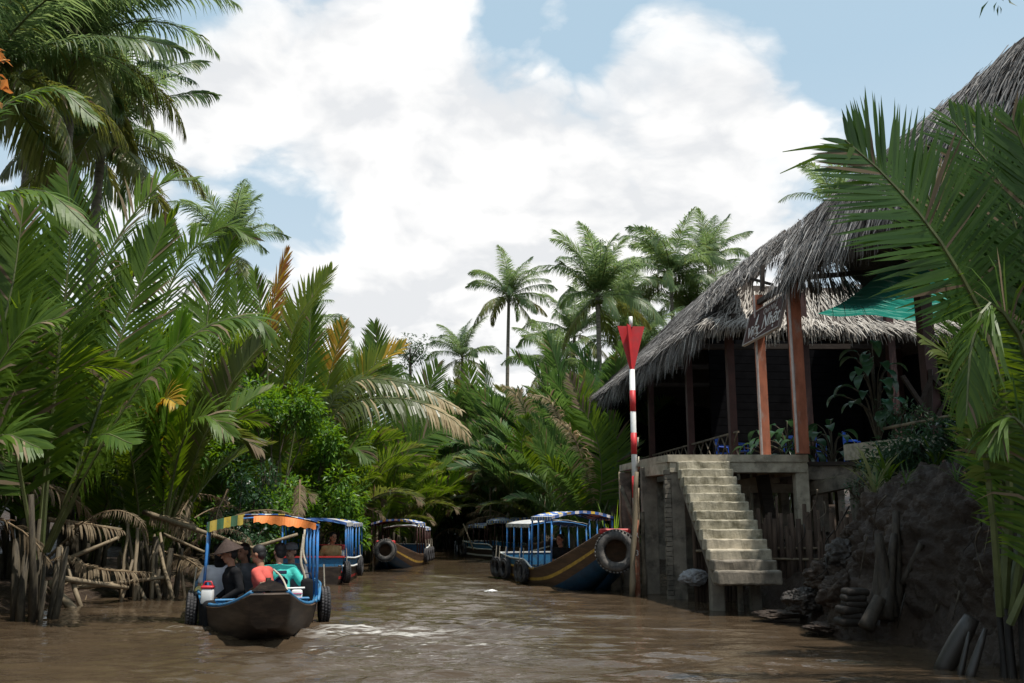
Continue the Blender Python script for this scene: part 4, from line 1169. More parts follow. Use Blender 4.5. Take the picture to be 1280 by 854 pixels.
    mb = MB(); t_ = ta; b = bw(t_); mb.box((0, -L / 2 + L * ta, sh(ta) + .06), (2 * b + .1, .04, .36)); so2 = mb.build('stern_board', bulw, o)
    mb = MB(); mb.box((0, -L / 2 + L * ta - .01, sh(ta) + .255), (2 * b + .22, .09, .04)); mb.box((0, -L / 2 + L * ta - .02, sh(ta) - .13), (2 * b + .08, .06, .05)); mb.build('stern_trim', red_edge or trim, so2)
    # posts and awnings
    def tpos(y): return (y + L / 2) / L
    def post(x, y, zt, dx=0, r_=.028):
        mb = MB(); mb.tube([(x, y, sh(tpos(y)) + .02), (x * .97 + dx, y, zt)], r_, 7); mb.build('post', posts, o, True)
    def awning(y0, y1, z, name, m, lin, ends=(None, None), crown=.15, hw=awn_w, sagz=.04, drop=.08):
        mb = MB(); n, k = 14, 12; vs = []
        for i in range(n + 1):
            y = y0 + (y1 - y0) * i / n
            for j in range(k + 1):
                u = -1 + 2 * j / k; x = hw * u
                zz_ = z - crown * u * u - sagz * math.sin(math.pi * i / n * 2) ** 2 * (1 - u * u) + .012 * math.sin(i * 2.3 + j * 1.7)
                vs.append((x, y, zz_))
        fs = [(i * (k + 1) + j, i * (k + 1) + j + 1, (i + 1) * (k + 1) + j + 1, (i + 1) * (k + 1) + j) for i in range(n) for j in range(k)]
        mb.add(vs, fs); a = mb.build(name, m, o, True)
        md = a.modifiers.new('thickness', 'SOLIDIFY'); md.thickness = .012
        lb = MB(); lb.add([(x * .985, y0 + (y - y0) * .98 + .02, z_ - .03 - .02 * math.sin(abs(x) * 9 + y * 3)) for x, y, z_ in vs], fs); lb.build('lining', lin, a, True)
        # hanging valances with a wavy hem
        for sg_ in (-1, 1):
            vb_ = MB(); v2 = []
            for i in range(n * 3 + 1):
                y = y0 + (y1 - y0) * i / (n * 3); x = sg_ * (hw + .006); zt = z - crown
                v2 += [(x, y, zt + .01), (x + sg_ * .012 * math.sin(i * 1.3), y, zt - drop - .02 * abs(math.sin(i * .55)))]
            vb_.add(v2, [(2 * i, 2 * i + 1, 2 * i + 3, 2 * i + 2) for i in range(n * 3)]); vb_.build('valance', tarp_side if m is not tarp_white else tarp_white, a)
        for y, mm in zip((y0, y1), ends):
            if mm is None: continue
            vb_ = MB(); v2 = []
            lo = .38 if mm is tarp_gy else -1
            for j in range(k * 2 + 1):
                u = lo + (1 - lo) * j / (2 * k); zt = z - crown * u * u; yy = y + (.008 if y == y1 else -.008)
                v2 += [(hw * u, yy, zt + .012), (hw * u, yy + .01 * math.sin(j), zt - drop * (1.9 if mm is tarp_gy else .6) - .015 * abs(math.sin(j * .8)))]
            vb_.add(v2, [(2 * j, 2 * j + 1, 2 * j + 3, 2 * j + 2) for j in range(k * 2)]); vb_.build('valance', mm, a)
        lr = MB()
        for q in range(5):
            y = y0 + (y1 - y0) * (q + .02) / 4.04; lr.tube([(hw * u * .98, y, z - .05 - crown * u * u) for u in (-1, -.5, 0, .5, 1)], .016, 5)
        lr.build('roof_rib', posts, a, True)
        for q in range(4):
            y = y0 + .06 + (y1 - y0 - .12) * q / 3
            for sg_ in (-1, 1): post(sg_ * hw * 1.0, y, z - crown - .02, 0, .026)
    awning(main[0], main[1], main[2], 'awning', tarp, lining, (tarp, frontm or tarp))
    if orange_flap:
        mb = MB(); b = bw(.72); mb.rbox((0, L * .22, sh(.72) - .03), (2 * b - .06, .05, .22), None, 0, .012); mb.rbox((0, L * .22 - .02, sh(.72) + .09), (2 * b - .02, .14, .03), None, 0, .01); mb.build('fore_board', hull_blue, o)
        fb = MB(); v2 = []; z, hw = main[2], awn_w
        for j in range(25):
            u = -.93 + 1.13 * j / 24; zt = z - .15 * u * u - .03
            v2 += [(hw * u, main[1] + .02, zt), (hw * u, main[1] + .05 - .05 * math.sin(j * .5), zt - .10 - .05 * math.sin(math.pi * j / 24) - .015 * math.sin(j * 1.9))]
        fb.add(v2, [(2 * j, 2 * j + 1, 2 * j + 3, 2 * j + 2) for j in range(24)]); fb.build('orange_flap', tarp_orange, o)
    if rear: awning(rear[0], rear[1], rear[2], 'rear_awning', rearm, tarp_navy, (tarp_side, None), .12)
    o['_L'] = L
    return o
def rot2(o, p):
    return Matrix.Translation(o.location) @ o.rotation_euler.to_matrix().to_4x4() @ Vector(p)

def tyre_mesh(R0, r0, m, name='tyre'):
    mb = MB(); prof = []
    for k in range(15):
        a = -math.pi * .86 + 2 * math.pi * .86 * k / 14
        prof.append((R0 + math.cos(a) * r0 * .82, math.sin(a) * r0 * (1.0 if abs(math.cos(a)) < .7 else .95)))
    inner = [(R0 + math.cos(a) * r0 * .70, math.sin(a) * r0 * .82) for a in [math.pi * .86 - 2 * math.pi * .86 * k / 10 for k in range(11)]]
    mb.lathe(prof + inner + [prof[0]], 36)
    for k in range(36):                       # tread blocks
        a = 2 * math.pi * k / 36
        for zz_ in (-.55, 0, .55):
            mb.rbox(((R0 + r0 * .80) * math.cos(a + zz_ * .1), (R0 + r0 * .80) * math.sin(a + zz_ * .1), zz_ * r0), (.035, .05, r0 * .42), Matrix.Rotation(a, 3, 'Z'), 0, .006)
    return mb.mesh(name, m, True)
TY_S = tyre_mesh(.20, .085, rubber, 'tyre_fender'); TY_B = tyre_mesh(.36, .15, rubber_mud, 'large_tyre')
def fender(bo, x, y, z, label, me=TY_S, rz=0, scale=1, rx=0, group='tyre fenders hung on the boats', ropeh=.35):
    p = rot2(bo, (x, y, z))
    o = link_mesh('tyre_fender' if me is TY_S else 'large_tyre', me, None, p); o.scale = (scale,) * 3
    yaw = bo.rotation_euler.z + rz
    o.rotation_euler = (Matrix.Rotation(yaw, 3, 'Z') @ Matrix.Rotation(R(90), 3, 'Y') @ Matrix.Rotation(rx, 3, 'X')).to_euler()
    tag(o, label, 'tyre', group)
    mb = MB(); inv = o.rotation_euler.to_matrix().inverted()
    rr = .27 if me is TY_S else .45
    mb.tube([inv @ Vector((0, 0, rr * .75)) , inv @ (Matrix.Rotation(yaw, 3, 'Z') @ Vector((-.03 if x > 0 else .03, 0, rr + ropeh)))], .012, 5); mb.build('hanging_rope', rope, o)
    return o

bA = boat((P(322, 780, 16.6).x, 16.6), (.31, -1), 'blue boat full of passengers nearest the camera, under a checked awning with orange lining', L=6.6, B=1.98, rise=.36, bowk=.25, bexp=1.75, rexp=3.2,
          hull=(hull_dark, hull_dark, hull_dark, hull_brown), main=(-1.5, .75, 1.80), rear=None, frontm=tarp_gy, b_to=.14, awn_w=.92, trim=hull_blue, bulw_edge=hull_blue, sheer=.34, orange_flap=True, crown_b=.15, head=False, gun=hull_blue)
bB = boat((-5.55, 28.5), (-.07, 1), 'blue boat with red and white trim moored stern-on behind the nearest boat', L=6.9, B=1.8, rise=.4, main=(-1.4, 1.7, 1.74), rear=(-3.25, -1.5, 1.74), bulw=hull_blue, lining=tarp_navy, red_edge=hull_red, hull=(hull_dark, hull_dark, hull_red, hull_dark), b_to=.1)
bC = boat((P(499, 700, 36.0).x, 36.0), (-.03, -1), 'brown-bowed boat with a round tyre on its bow moored at the left bank', L=6.0, B=1.75, rise=.5, main=(-1.0, 1.4, 1.72), rear=(-2.7, -1.1, 1.5), posts=darkpost, lining=tarp_darkred, rearm=tarp_side, hull=(hull_navy, hull_brown, hull_yel, hull_brown), bow_plate=hull_red, bowk=.3, b_to=-.05)
bD = boat((P(704, 710, 25.9).x, 25.9), (.29, -1), 'blue and brown boat with a yellow stripe and huge bow tyre by the landing', L=7.0, B=1.9, rise=1.0, main=(-.2, 1.6, 1.92), rear=(-2.7, -.35, 1.70), hull=(hull_navy, hull_brown, hull_yel, hull_brown), bulw_edge=hull_yel, bow_plate=hull_red, bowk=.34, b_to=.05)
bE = boat((P(640, 695, 42.0).x, 42.0), (.62, -1), 'farthest boat with a navy awning and white trim by the right bank', L=6.4, B=1.8, rise=.45, main=(-.8, 1.3, 1.8), rear=(-2.6, -.9, 1.55), posts=darkpost, lining=tarp_navy, rearm=tarp_side, hull=(hull_dark, hull_dark, hull_white, hull_dark), b_to=.02)
# tyres
fender(bA, 1.09, .35, .22, 'worn tyre on the left gunwale of the nearest boat', rz=0, scale=1.12)
fender(bA, -1.09, .35, .24, 'worn tyre on the right gunwale of the nearest boat', scale=1.12)
fender(bB, .9, -3.2, .32, 'tyre at the stern corner of the red-trimmed boat', rz=.3)
fender(bB, 1.02, -.6, .36, 'tyre amidships on the red-trimmed boat')
fender(bC, 0, 3.3, .66, 'tyre on the bow of the boat moored at the left bank', me=TY_B, rz=R(90), scale=.8, ropeh=.05)
for i, y in enumerate((-2.5, -1.9, -1.3, -.5)): fender(bC, -.97, y, .36, 'one of several tyres along the side of the boat at the left bank', scale=.95)
BT = fender(bD, .05, 3.92, .98, 'huge muddy tractor tyre hung over the bow beside the landing', me=TY_B, rz=R(64), scale=1.02, ropeh=.05)
for i, (y, l) in enumerate(((-3.05, 'first'), (-2.6, 'second'), (-2.0, 'third'), (-.5, 'fourth'), (-.22, 'fifth'))): fender(bD, 1.09 + .02 * (i % 2), y, .32, l + ' tyre from the stern along the boat by the landing', rx=rt.uniform(-.2, .2))
fender(bE, 1.0, .3, .34, 'tyre amidships on the farthest boat', rz=0)
fender(bE, .9, -2.9, .34, 'tyre at the stern of the farthest boat')

# ------------------------------------------------------------------ people
def blobmesh(name, prims, voxel, m, smooth_it=4):
    """one continuous skin round tapered limbs and rounded volumes"""
    mb = MB()
    for pr in prims:
        if pr[0] == 'cap':
            _, p, q, ra, rb = pr; p, q = Vector(p), Vector(q); d = (q - p); L = d.length
            if L < 1e-4: continue
            rot = d.to_track_quat('Z', 'Y').to_matrix()
            prof = [(.001, -ra)] + [(ra * math.cos(a), ra * math.sin(a)) for a in [R(x) for x in (-60, -30, 0)]] + [(rb * math.cos(a), L + rb * math.sin(a)) for a in [R(x) for x in (0, 30, 60)]] + [(.001, L + rb)]
            b = MB(); b.lathe(prof, 12); 
            vs = [rot @ Vector(v) + p for v in b.v]; k = len(b.f)
            mb.add(vs + [], b.f + [tuple(range(11, -1, -1)), tuple(len(vs) - 12 + i for i in range(12))])
        else:
            _, c, rad, rot = pr
            b = MB(); n = 10
            b.lathe([(max(.001, math.cos(a)), math.sin(a)) for a in [math.pi * (-.5 + i / n) for i in range(n + 1)]], 16)
            vs = [(rot @ Vector((v[0] * rad[0], v[1] * rad[1], v[2] * rad[2]))) + Vector(c) for v in b.v]
            mb.add(vs, b.f + [tuple(range(15, -1, -1)), tuple(len(vs) - 16 + i for i in range(16))])
    me = mb.mesh('tmp', m)
    o = link_mesh('tmp', me)
    md = o.modifiers.new('r', 'REMESH'); md.mode = 'VOXEL'; md.voxel_size = voxel
    sm_ = o.modifiers.new('s', 'SMOOTH'); sm_.iterations = smooth_it; sm_.factor = .5
    dg = bpy.context.evaluated_depsgraph_get(); dg.update()
    r_ = bpy.data.meshes.new_from_object(o.evaluated_get(dg)); bpy.data.objects.remove(o); bpy.data.meshes.remove(me)
    r_.name = name
    r_.polygons.foreach_set('use_smooth', [True] * len(r_.polygons)); r_.materials.clear(); r_.materials.append(m)
    return r_
def person(p, yaw, label, top, legs_m, skin_m=skin, lean=(0, .12), hyaw=0, hpitch=0, armL=None, armR=None, standing=False, hat=None, extra=None, group=None, sleeve=.55, s=1.2, long_sleeve=False, hairlen=0, parts_hook=None):
    """seated figure: origin at the seat, facing +y before yaw; arms given as (elbow, wrist) in body space"""
    o = thing('person', p, label, 'person', group, yaw); o.scale = (s,) * 3
    lx, ly = lean
    pel = Vector((0, 0, .10)); wst = Vector((lx * .35, ly * .35, .28)); chest = Vector((lx * .8, ly * .8, .45)); nk = Vector((lx, ly, .60)); hd = Vector((lx * 1.15, ly * 1.15 + .03, .765))
    shL = chest + Vector((-.175, 0, .08)); shR = chest + Vector((.175, 0, .08))
    hr = (Matrix.Rotation(hyaw, 3, 'Z') @ Matrix.Rotation(hpitch, 3, 'X'))
    def H(x, y, z): return hd + hr @ Vector((x, y, z))
    body = [('ell', pel, (.165, .13, .12), Matrix.Identity(3)), ('cap', pel, wst, .13, .115), ('cap', wst, chest, .12, .13), ('ell', chest, (.17, .115, .13), Matrix.Identity(3)),
            ('cap', chest + Vector((0, 0, .05)), nk, .07, .052), ('cap', nk, H(0, -.01, -.04), .052, .05), ('cap', shL, shR, .06, .06),
            ('ell', H(0, -.008, .028), (.074, .094, .095), hr), ('ell', H(0, .018, -.055), (.056, .068, .062), hr), ('ell', H(0, .05, -.088), (.03, .03, .022), hr),
            ('cap', H(0, .082, .012), H(0, .104, -.024), .010, .015), ('ell', H(-.078, -.005, -.005), (.012, .022, .032), hr), ('ell', H(.078, -.005, -.005), (.012, .022, .032), hr)]
    arms = []
    armL = armL or (Vector((-.25, .02, .30)), Vector((-.16, .24, .17))); armR = armR or (Vector((.25, .02, .30)), Vector((.16, .24, .17)))
    for sh_, (el, wr) in ((shL, armL), (shR, armR)):
        el, wr = Vector(el), Vector(wr); arms.append((sh_, el, wr))
        body += [('cap', sh_, el, .050, .040), ('cap', el, wr, .040, .026)]
        d = (wr - el).normalized(); sd = d.cross(Vector((0, 0, 1))); sd = sd.normalized() if sd.length > .05 else Vector((1, 0, 0)); up = sd.cross(d)
        pm = wr + d * .075
        body.append(('cap', wr, pm, .028, .026)); body += [('cap', wr + d * .03 + sd * .018, pm + sd * .026, .018, .016), ('cap', wr + d * .03 - sd * .018, pm - sd * .026, .018, .016)]
        for i, (off, ln) in enumerate(((-.03, .066), (-.010, .078), (.010, .074), (.030, .058))):
            a = pm + sd * off; k1 = a + (d * .85 - up * .45).normalized() * ln * .5; k2 = k1 + (d * .5 - up * .85).normalized() * ln * .5
            body += [('cap', a, k1, .0095, .009), ('cap', k1, k2, .009, .008)]
        body += [('cap', wr + d * .02 + sd * .025, wr + d * .05 + sd * .055, .012, .011), ('cap', wr + d * .05 + sd * .055, wr + d * .085 + sd * .058 - up * .01, .011, .009)]
    legs = []
    for sg_ in (-1, 1):
        hp = Vector((sg_ * .09, .0, .08))
        if standing: kn, an = Vector((sg_ * .10, .03, -.36)), Vector((sg_ * .10, 0, -.76))
        else: kn, an = Vector((sg_ * .13, .42, .10)), Vector((sg_ * .12, .40, -.24))
        toe = an + Vector((0, .15, -.03)); legs.append((hp, kn, an))
        body += [('cap', hp, kn, .085, .055), ('cap', kn, an, .055, .036), ('cap', an + Vector((0, -.03, -.03)), toe, .036, .026)]
    link_mesh('body', blobmesh('body', body, .011, skin_m, 3), o)
    sh_p = [('ell', pel + Vector((0, 0, .03)), (.18, .145, .11), Matrix.Identity(3)), ('cap', pel, wst, .145, .135), ('cap', wst, chest, .137, .145), ('ell', chest, (.188, .13, .14), Matrix.Identity(3)), ('cap', shL, shR, .073, .073), ('cap', chest, nk - Vector((0, 0, .03)), .08, .066)]
    for sh_, el, wr in arms:
        if long_sleeve: sh_p += [('cap', sh_, el, .066, .055), ('cap', el, el.lerp(wr, .9), .055, .040)]
        else: sh_p.append(('cap', sh_, sh_.lerp(el, sleeve), .067, .068))
    link_mesh('shirt', blobmesh('shirt', sh_p, .014, top, 3), o)
    tr_p = [('ell', pel - Vector((0, 0, .01)), (.178, .142, .115), Matrix.Identity(3))]
    for hp, kn, an in legs: tr_p += [('cap', hp, kn, .098, .072), ('cap', kn, kn.lerp(an, .85), .072, .058)]
    link_mesh('trousers', blobmesh('trousers', tr_p, .014, legs_m, 3), o)
    hp_ = [('ell', H(0, -.022, .045), (.084, .098, .092), hr), ('ell', H(0, -.055, -.01), (.076, .062, .075), hr)]
    if hairlen: hp_.append(('cap', H(0, -.06, .0), H(0, -.10, -hairlen), .07, .045))
    link_mesh('hair', blobmesh('hair', hp_, .011, hair, 2), o)
    mb = MB()
    for sg_ in (-1, 1):
        b = MB(); b.lathe([(.001, -.008), (.013, -.004), (.014, 0), (.013, .004), (.001, .008)], 10)
        mb.add([H(sg_ * .030, .083, .012) + hr @ Vector((v[0], v[2] * .6, v[1] * .55)) for v in b.v], b.f)
        mb.bar(H(sg_ * .045, .078, .036), H(sg_ * .016, .088, .036), .006)
    mb.build('eyes', eye_dark, o)
    mb = MB(); mb.tube([H(-.022, .078, -.058), H(0, .087, -.056), H(.022, .078, -.058)], [.004, .007, .004], 6); mb.build('mouth', lip, o)
    if hat == 'cap':
        mb = MB(); prof = [(.098, .045), (.100, .07), (.088, .115), (.05, .142), (.001, .15)]
        b = MB(); b.lathe(prof, 18); mb.add([H(v[0], v[1] * 1.08 - .012, v[2] - .005) for v in b.v], b.f)
        vs = []
        for k in range(9):
            a = R(30 + 120 * k / 8); vs += [H(.1 * math.cos(a), .1 * math.sin(a), .045), H(.12 * math.cos(a), .18 * math.sin(a), .03)]
        mb.add(vs, [(2 * k, 2 * k + 1, 2 * k + 3, 2 * k + 2) for k in range(8)]); mb.build('cap', grey_cloth, o, True)
    if hat == 'cone':
        b = MB(); b.lathe([(.001, .205), (.08, .14), (.205, .03), (.207, .022), (.08, .125), (.001, .19)], 24)
        mb = MB(); mb.add([H(v[0], v[1], v[2] + .02) for v in b.v], b.f); mb.build('conical_hat', hat_straw, o, True)
    if hat == 'wrap':
        link_mesh('head_wrap', blobmesh('head_wrap', [('ell', H(0, -.01, .05), (.095, .112, .085), hr), ('ell', H(0, .01, -.065), (.078, .09, .055), hr), ('cap', H(0, -.03, -.02), nk, .085, .08)], .011, black_cloth, 2), o)
        mb = MB()
        for sg_ in (-1, 1): mb.rbox(H(sg_ * .034, .098, .008), (.05, .014, .034), hr, 0, .006)
        mb.build('sunglasses', lens_teal, o)
    return o
def inboat(bo, x, y, z): return rot2(bo, (x, y, z))
GA = 'passengers in the nearest boat'
def px_place(px, D, z): p = P(px, 700, D); p.z = z; return p
person(px_place(338, 15.6, .22), R(78), 'person in a coral T-shirt leaning forward in profile, one hand on a pale pole', coral_cloth, dark_cloth, skin, lean=(.0, .14), hyaw=R(6), hpitch=R(-8), group=GA,
       armR=((.22, .12, .32), (.14, .30, .2)), armL=((-.30, -.10, .33), (-.34, -.30, .235)), s=1.2)
pt = person(px_place(353, 16.15, .22), R(20), 'person in a teal T-shirt with a dark print on the back, facing away', teal_cloth, dark_cloth, skin_light, lean=(-.03, .06), hyaw=R(20), group=GA, sleeve=.8, s=1.22, armR=((.30, .0, .32), (.24, .2, .2)))
mb = MB(); mb.rbox((-.02, -.118, .50), (.15, .02, .05), Matrix.Rotation(R(-4), 3, 'X'), 0, .008); mb.rbox((-.02, -.118, .37), (.18, .02, .15), Matrix.Rotation(R(4), 3, 'X'), 0, .05); mb.build('back_print', tarp_navy, pt)
person(px_place(366, 16.9, .22), R(165), 'person in a grey cap and grey top looking towards the camera', grey_cloth, dark_cloth, skin_light, lean=(.0, .04), hat='cap', group=GA)
person(px_place(299, 15.75, .22), R(120), 'person all in black under a wide conical hat in the middle of the nearest boat', black_cloth, black_cloth, skin, lean=(.0, .10), hat='cone', long_sleeve=True, hyaw=R(-10), hpitch=R(-14), group=GA, s=1.2)
person(px_place(276, 16.3, .22), R(192), 'person in a white T-shirt with a black head wrap and sunglasses', white_cloth, black_cloth, skin, lean=(.0, .08), hat='wrap', group=GA, armL=((-.26, .05, .28), (-.20, .30, .16)), armR=((.27, .05, .28), (.22, .26, .10)))
person(px_place(314, 16.9, .22), R(150), 'person in dark clothes half hidden behind the coral T-shirt', grey_cloth, dark_cloth, skin, group=GA, hairlen=.12)
person(rot2(bB, (-.1, -2.5, .3)), R(200), 'person in dark clothes seated at the stern of the red-trimmed boat', black_cloth, black_cloth, skin, group='people in the red-trimmed boat')
person(rot2(bB, (.35, -2.7, .3)), R(215), 'person in a tan shirt seated at the stern of the red-trimmed boat', tan_cloth, dark_cloth, skin, lean=(0, .16), group='people in the red-trimmed boat')
person(px_place(704, 25.6, .25), R(150), 'person in black sitting in the shade of the boat by the landing', black_cloth, black_cloth, skin, lean=(0, .12), s=1.2)

# things carried in the nearest boat
J0 = px_place(262, 15.5, .36)
j = thing('plastic_jug', J0, 'white plastic jug with a red lid at the left of the nearest boat', 'jug')
mb = MB(); mb.rbox((0, 0, .12), (.19, .15, .24), None, 0, .03, 2); mb.build('jug_body', white_plastic, j, True)
mb = MB(); mb.rbox((0, 0, .262), (.20, .16, .05), None, 0, .02, 2); mb.tube([(-.08, 0, .28), (-.05, 0, .35), (.05, 0, .35), (.08, 0, .28)], .012, 6); mb.build('lid', red_plastic, j, True)
K0 = px_place(385, 15.7, .36)
k_ = thing('black_bag', K0, 'upright black bag on the right side of the nearest boat', 'bag')
mb = MB(); mb.rbox((0, 0, .19), (.2, .16, .40), None, 0, .06, 3); mb.build('bag_body', black_cloth, k_, True)
mb = MB(); mb.tube([(-.07, 0, .38), (-.05, 0, .47), (.05, 0, .47), (.07, 0, .38)], .012, 6); mb.build('strap', dark_cloth, k_, True)
w0 = px_place(373, 15.4, .36); wh = thing('striped_bag', w0, 'white shopping bag with pink stripes beside the black bag', 'bag')
mb = MB(); mb.rbox((0, 0, .11), (.17, .1, .24), None, 0, .03, 2); mb.build('bag_body', white_plastic, wh, True)
mb = MB(); mb.rbox((0, -.005, .10), (.176, .105, .03), None, 0, .01); mb.rbox((0, -.005, .17), (.172, .103, .025), None, 0, .01); mb.build('stripe', stripes('pinkstripe', [(.5, .05, .2), (.5, .05, .2)], 1), wh, True)
pole(P(322, 737, 15.15), P(381, 735, 15.25), .022, pvc, 'pale pole lying across the nearest boat under a hand', 'boat_pole')
yb = thing('yellow_bundle', px_place(254, 16.0, .38), 'pale yellow bundle beside the jug in the nearest boat', 'bundle')
mb = MB(); mb.rbox((0, 0, .12), (.22, .2, .22), None, 0, .08, 3); mb.build('bundle_cloth', plain('yellow_cloth', (.60, .50, .20), .8), yb, True)
mb = MB(); mb.tube(bez([(0, 0, .21), (.02, 0, .27), (.06, .01, .25)], 6), .02, 6); mb.build('knot', MATS['yellow_cloth'], yb, True)
# bow rope looped from the awning to the stem
Rp = P(342, 712, 15.3); mb = MB(); mb.tube([p - Rp for p in bez([Rp, P(352, 722, 15.0), P(359, 740, 14.4), P(352, 758, 13.9), P(338, 770, 13.7)], 16)], .016, 6)
tag(mb.build('bow_rope', rope, None, True, loc=Rp), 'pale rope looping over the bow of the nearest boat', 'rope')
Rp = P(380, 668, 15.8); mb = MB(); mb.tube([p - Rp for p in bez([Rp, P(376, 700, 15.7), P(381, 720, 15.7), P(384, 742, 15.7)], 14)], .022, 6)
mb.tube([p - Rp for p in bez([P(381, 662, 15.8), P(379, 690, 15.75), P(383, 705, 15.7)], 8)], .018, 6)
tag(mb.build('hanging_rope', rope, None, True, loc=Rp), 'frayed rope hanging from the awning post of the nearest boat', 'rope')
# cargo in the moored boat behind
X0 = rot2(bB, (.1, -1.2, .2)); xb = thing('white_crate', X0, 'white slatted crate with a red lid in the red-trimmed boat', 'crate')
mb = MB()
for i in range(4): mb.rbox((0, 0, .09 + i * .16), (1.0, .7, .145), None, 0, .01)
mb.build('crate_body', white_plastic, xb)
mb = MB(); mb.rbox((0, 0, .72), (1.06, .76, .14), None, 0, .03, 2); mb.build('lid', hull_red, xb)
# ------------------------------------------------------------------ hero palms: midribs follow the fronds of the photo
rh = random.Random(5)
def hero_palm(base, label, fronds, group=None, stalks=True, seed=0, hs=1.2, k=1.0, nk=1.38):
    """fronds = [(list of (px,py,D), facing vector, materials, options)]"""
    b = Vector(base); o = thing('nipa_palm', b, label, 'palm', group)
    if stalks: link_mesh('stalk_clump', stalks_mesh(100 + seed, 9, hs), o, rot=(0, 0, seed))
    for pts, face, mats, kw in fronds:
        w = [P(p[0], p[1], p[2] * k) - b for p in pts]
        a = dict(n=70, Lmax=1.1, wid=.085, start=.2, V=22, b0=66, b1=28, droop=.10, rr=.045, rng=rh); a.update(kw)
        a['Lmax'] *= k * 1.05; a['n'] = int(a['n'] * nk); a['wid'] *= k / nk * 1.08
        link_mesh('frond', frond_mesh('frond', w, face, mats, **a), o)
    return o
def gz(x, y): return max(-.1, ground(x, y))
def gbase(px, D): 
    x = P(px, 700, D).x; return (x, D, gz(x, D))
CAMF = (0, -1, .25)
# left foreground
hero_palm(gbase(55, 16.6), 'tall dark nipa palm at the left edge with a broad upright frond', [
    ([(52, 690, 16.6), (62, 560, 16.4), (76, 420, 16.3), (88, 300, 16.4), (84, 215, 16.6)], (-.2, -1, .2), NM, dict(Lmax=1.25, n=60, V=14, wid=.095)),
    ([(44, 700, 16.6), (20, 560, 16.2), (0, 430, 15.8), (-25, 300, 15.4)], (.5, -1, .2), NM, dict(Lmax=1.2)),
    ([(60, 690, 16.6), (110, 590, 16.2), (185, 470, 15.9), (260, 408, 15.7), (318, 398, 15.6), (338, 425, 15.6)], (-.25, -.5, .8), NM, dict(Lmax=1.0, n=80, droop=.5, V=0, wid=.075)),
    ([(60, 690, 16.8), (120, 520, 17.2), (165, 380, 17.6), (205, 285, 17.8)], (-.1, -1, .1), NM, dict(Lmax=1.35, V=15, n=64, wid=.1)),
    ([(48, 690, 16.8), (70, 500, 17.2), (130, 330, 17.8), (195, 235, 18.2), (240, 225, 18.4)], (-.3, -.7, .6), NM, dict(Lmax=1.2, V=20, droop=.25)),
    ([(56, 690, 16.4), (95, 600, 15.8), (125, 545, 15.4), (165, 555, 15.1)], (-.2, -.6, .8), NM, dict(Lmax=.62, n=40, wid=.07, V=8, start=.45)),
], seed=1, hs=1.9)
hero_palm(gbase(-60, 14.6), 'nipa palm off the left edge whose fronds arch in over the bank', [
    ([(-120, 640, 14.6), (-110, 380, 14.4), (-40, 262, 14.3), (50, 238, 14.2), (118, 292, 14.1)], (-.1, -.5, 1), NM, dict(Lmax=.85, n=80, droop=.5, V=0)),
    ([(-90, 660, 14.8), (-90, 380, 14.8), (-30, 170, 15), (60, 110, 15.2), (120, 150, 15.3)], (-.3, -.6, .8), NM, dict(Lmax=1.0, droop=.4, V=5)),
    ([(-70, 680, 14.6), (-30, 520, 14.2), (25, 420, 14), (80, 395, 13.9)], (0, -.8, .6), NM, dict(Lmax=.95, droop=.3)),
    ([(-60, 680, 14.9), (-20, 500, 15), (15, 360, 15), (30, 250, 15.1)], (.2, -1, .2), NM, dict(Lmax=1.1, V=20)),
    ([(-70, 690, 14.5), (-40, 600, 14), (0, 545, 13.8), (50, 560, 13.7)], (0, -.8, .6), NM, dict(Lmax=.8, n=44, droop=.3)),
], seed=2, hs=2.0)
hero_palm(gbase(200, 21.5), 'nipa palm with one bright yellow-green upright frond', [
    ([(203, 660, 20.5), (206, 570, 20.2), (212, 480, 20), (228, 395, 20)], (.5, -.9, .1), NM2, dict(Lmax=1.15, n=70, V=58, b0=48, b1=20, wid=.12, start=.12, droop=.03, dry=.0)),
    ([(188, 660, 20.6), (180, 570, 20.5), (182, 480, 20.6), (190, 420, 20.7)], (.8, -.7, .1), NM2, dict(Lmax=.9, V=50, b0=46, wid=.11, droop=.03)),
    ([(212, 660, 20.6), (250, 560, 20.2), (290, 480, 20), (330, 425, 20)], (-.4, -.9, .3), NMO, dict(Lmax=.85, V=34, n=76, wid=.08)),
    ([(206, 650, 20.8), (150, 540, 20.6), (118, 470, 20.5), (100, 430, 20.5)], (.3, -.9, .3), NM, dict(Lmax=1.1)),
    ([(206, 650, 20.6), (196, 540, 20), (206, 500, 19.6), (222, 505, 19.3)], (-.2, -.6, .7), NMY, dict(Lmax=.8, n=44, drytip=.35, dry=.08, droop=.4)),
    ([(210, 650, 21), (250, 500, 21.4), (262, 380, 21.8), (290, 300, 22)], (-.2, -1, .2), NM, dict(Lmax=1.2, V=22)),
    ([(203, 650, 21), (190, 480, 21.4), (215, 350, 21.8), (275, 285, 22), (320, 300, 22)], (-.2, -.7, .6), NM, dict(Lmax=1.1, droop=.3)),
    ([(206, 655, 20.2), (225, 560, 19.5), (255, 520, 19.2), (290, 545, 19)], (-.2, -.6, .8), NM, dict(Lmax=.8, n=50, droop=.35)),
], seed=3, k=1.05)
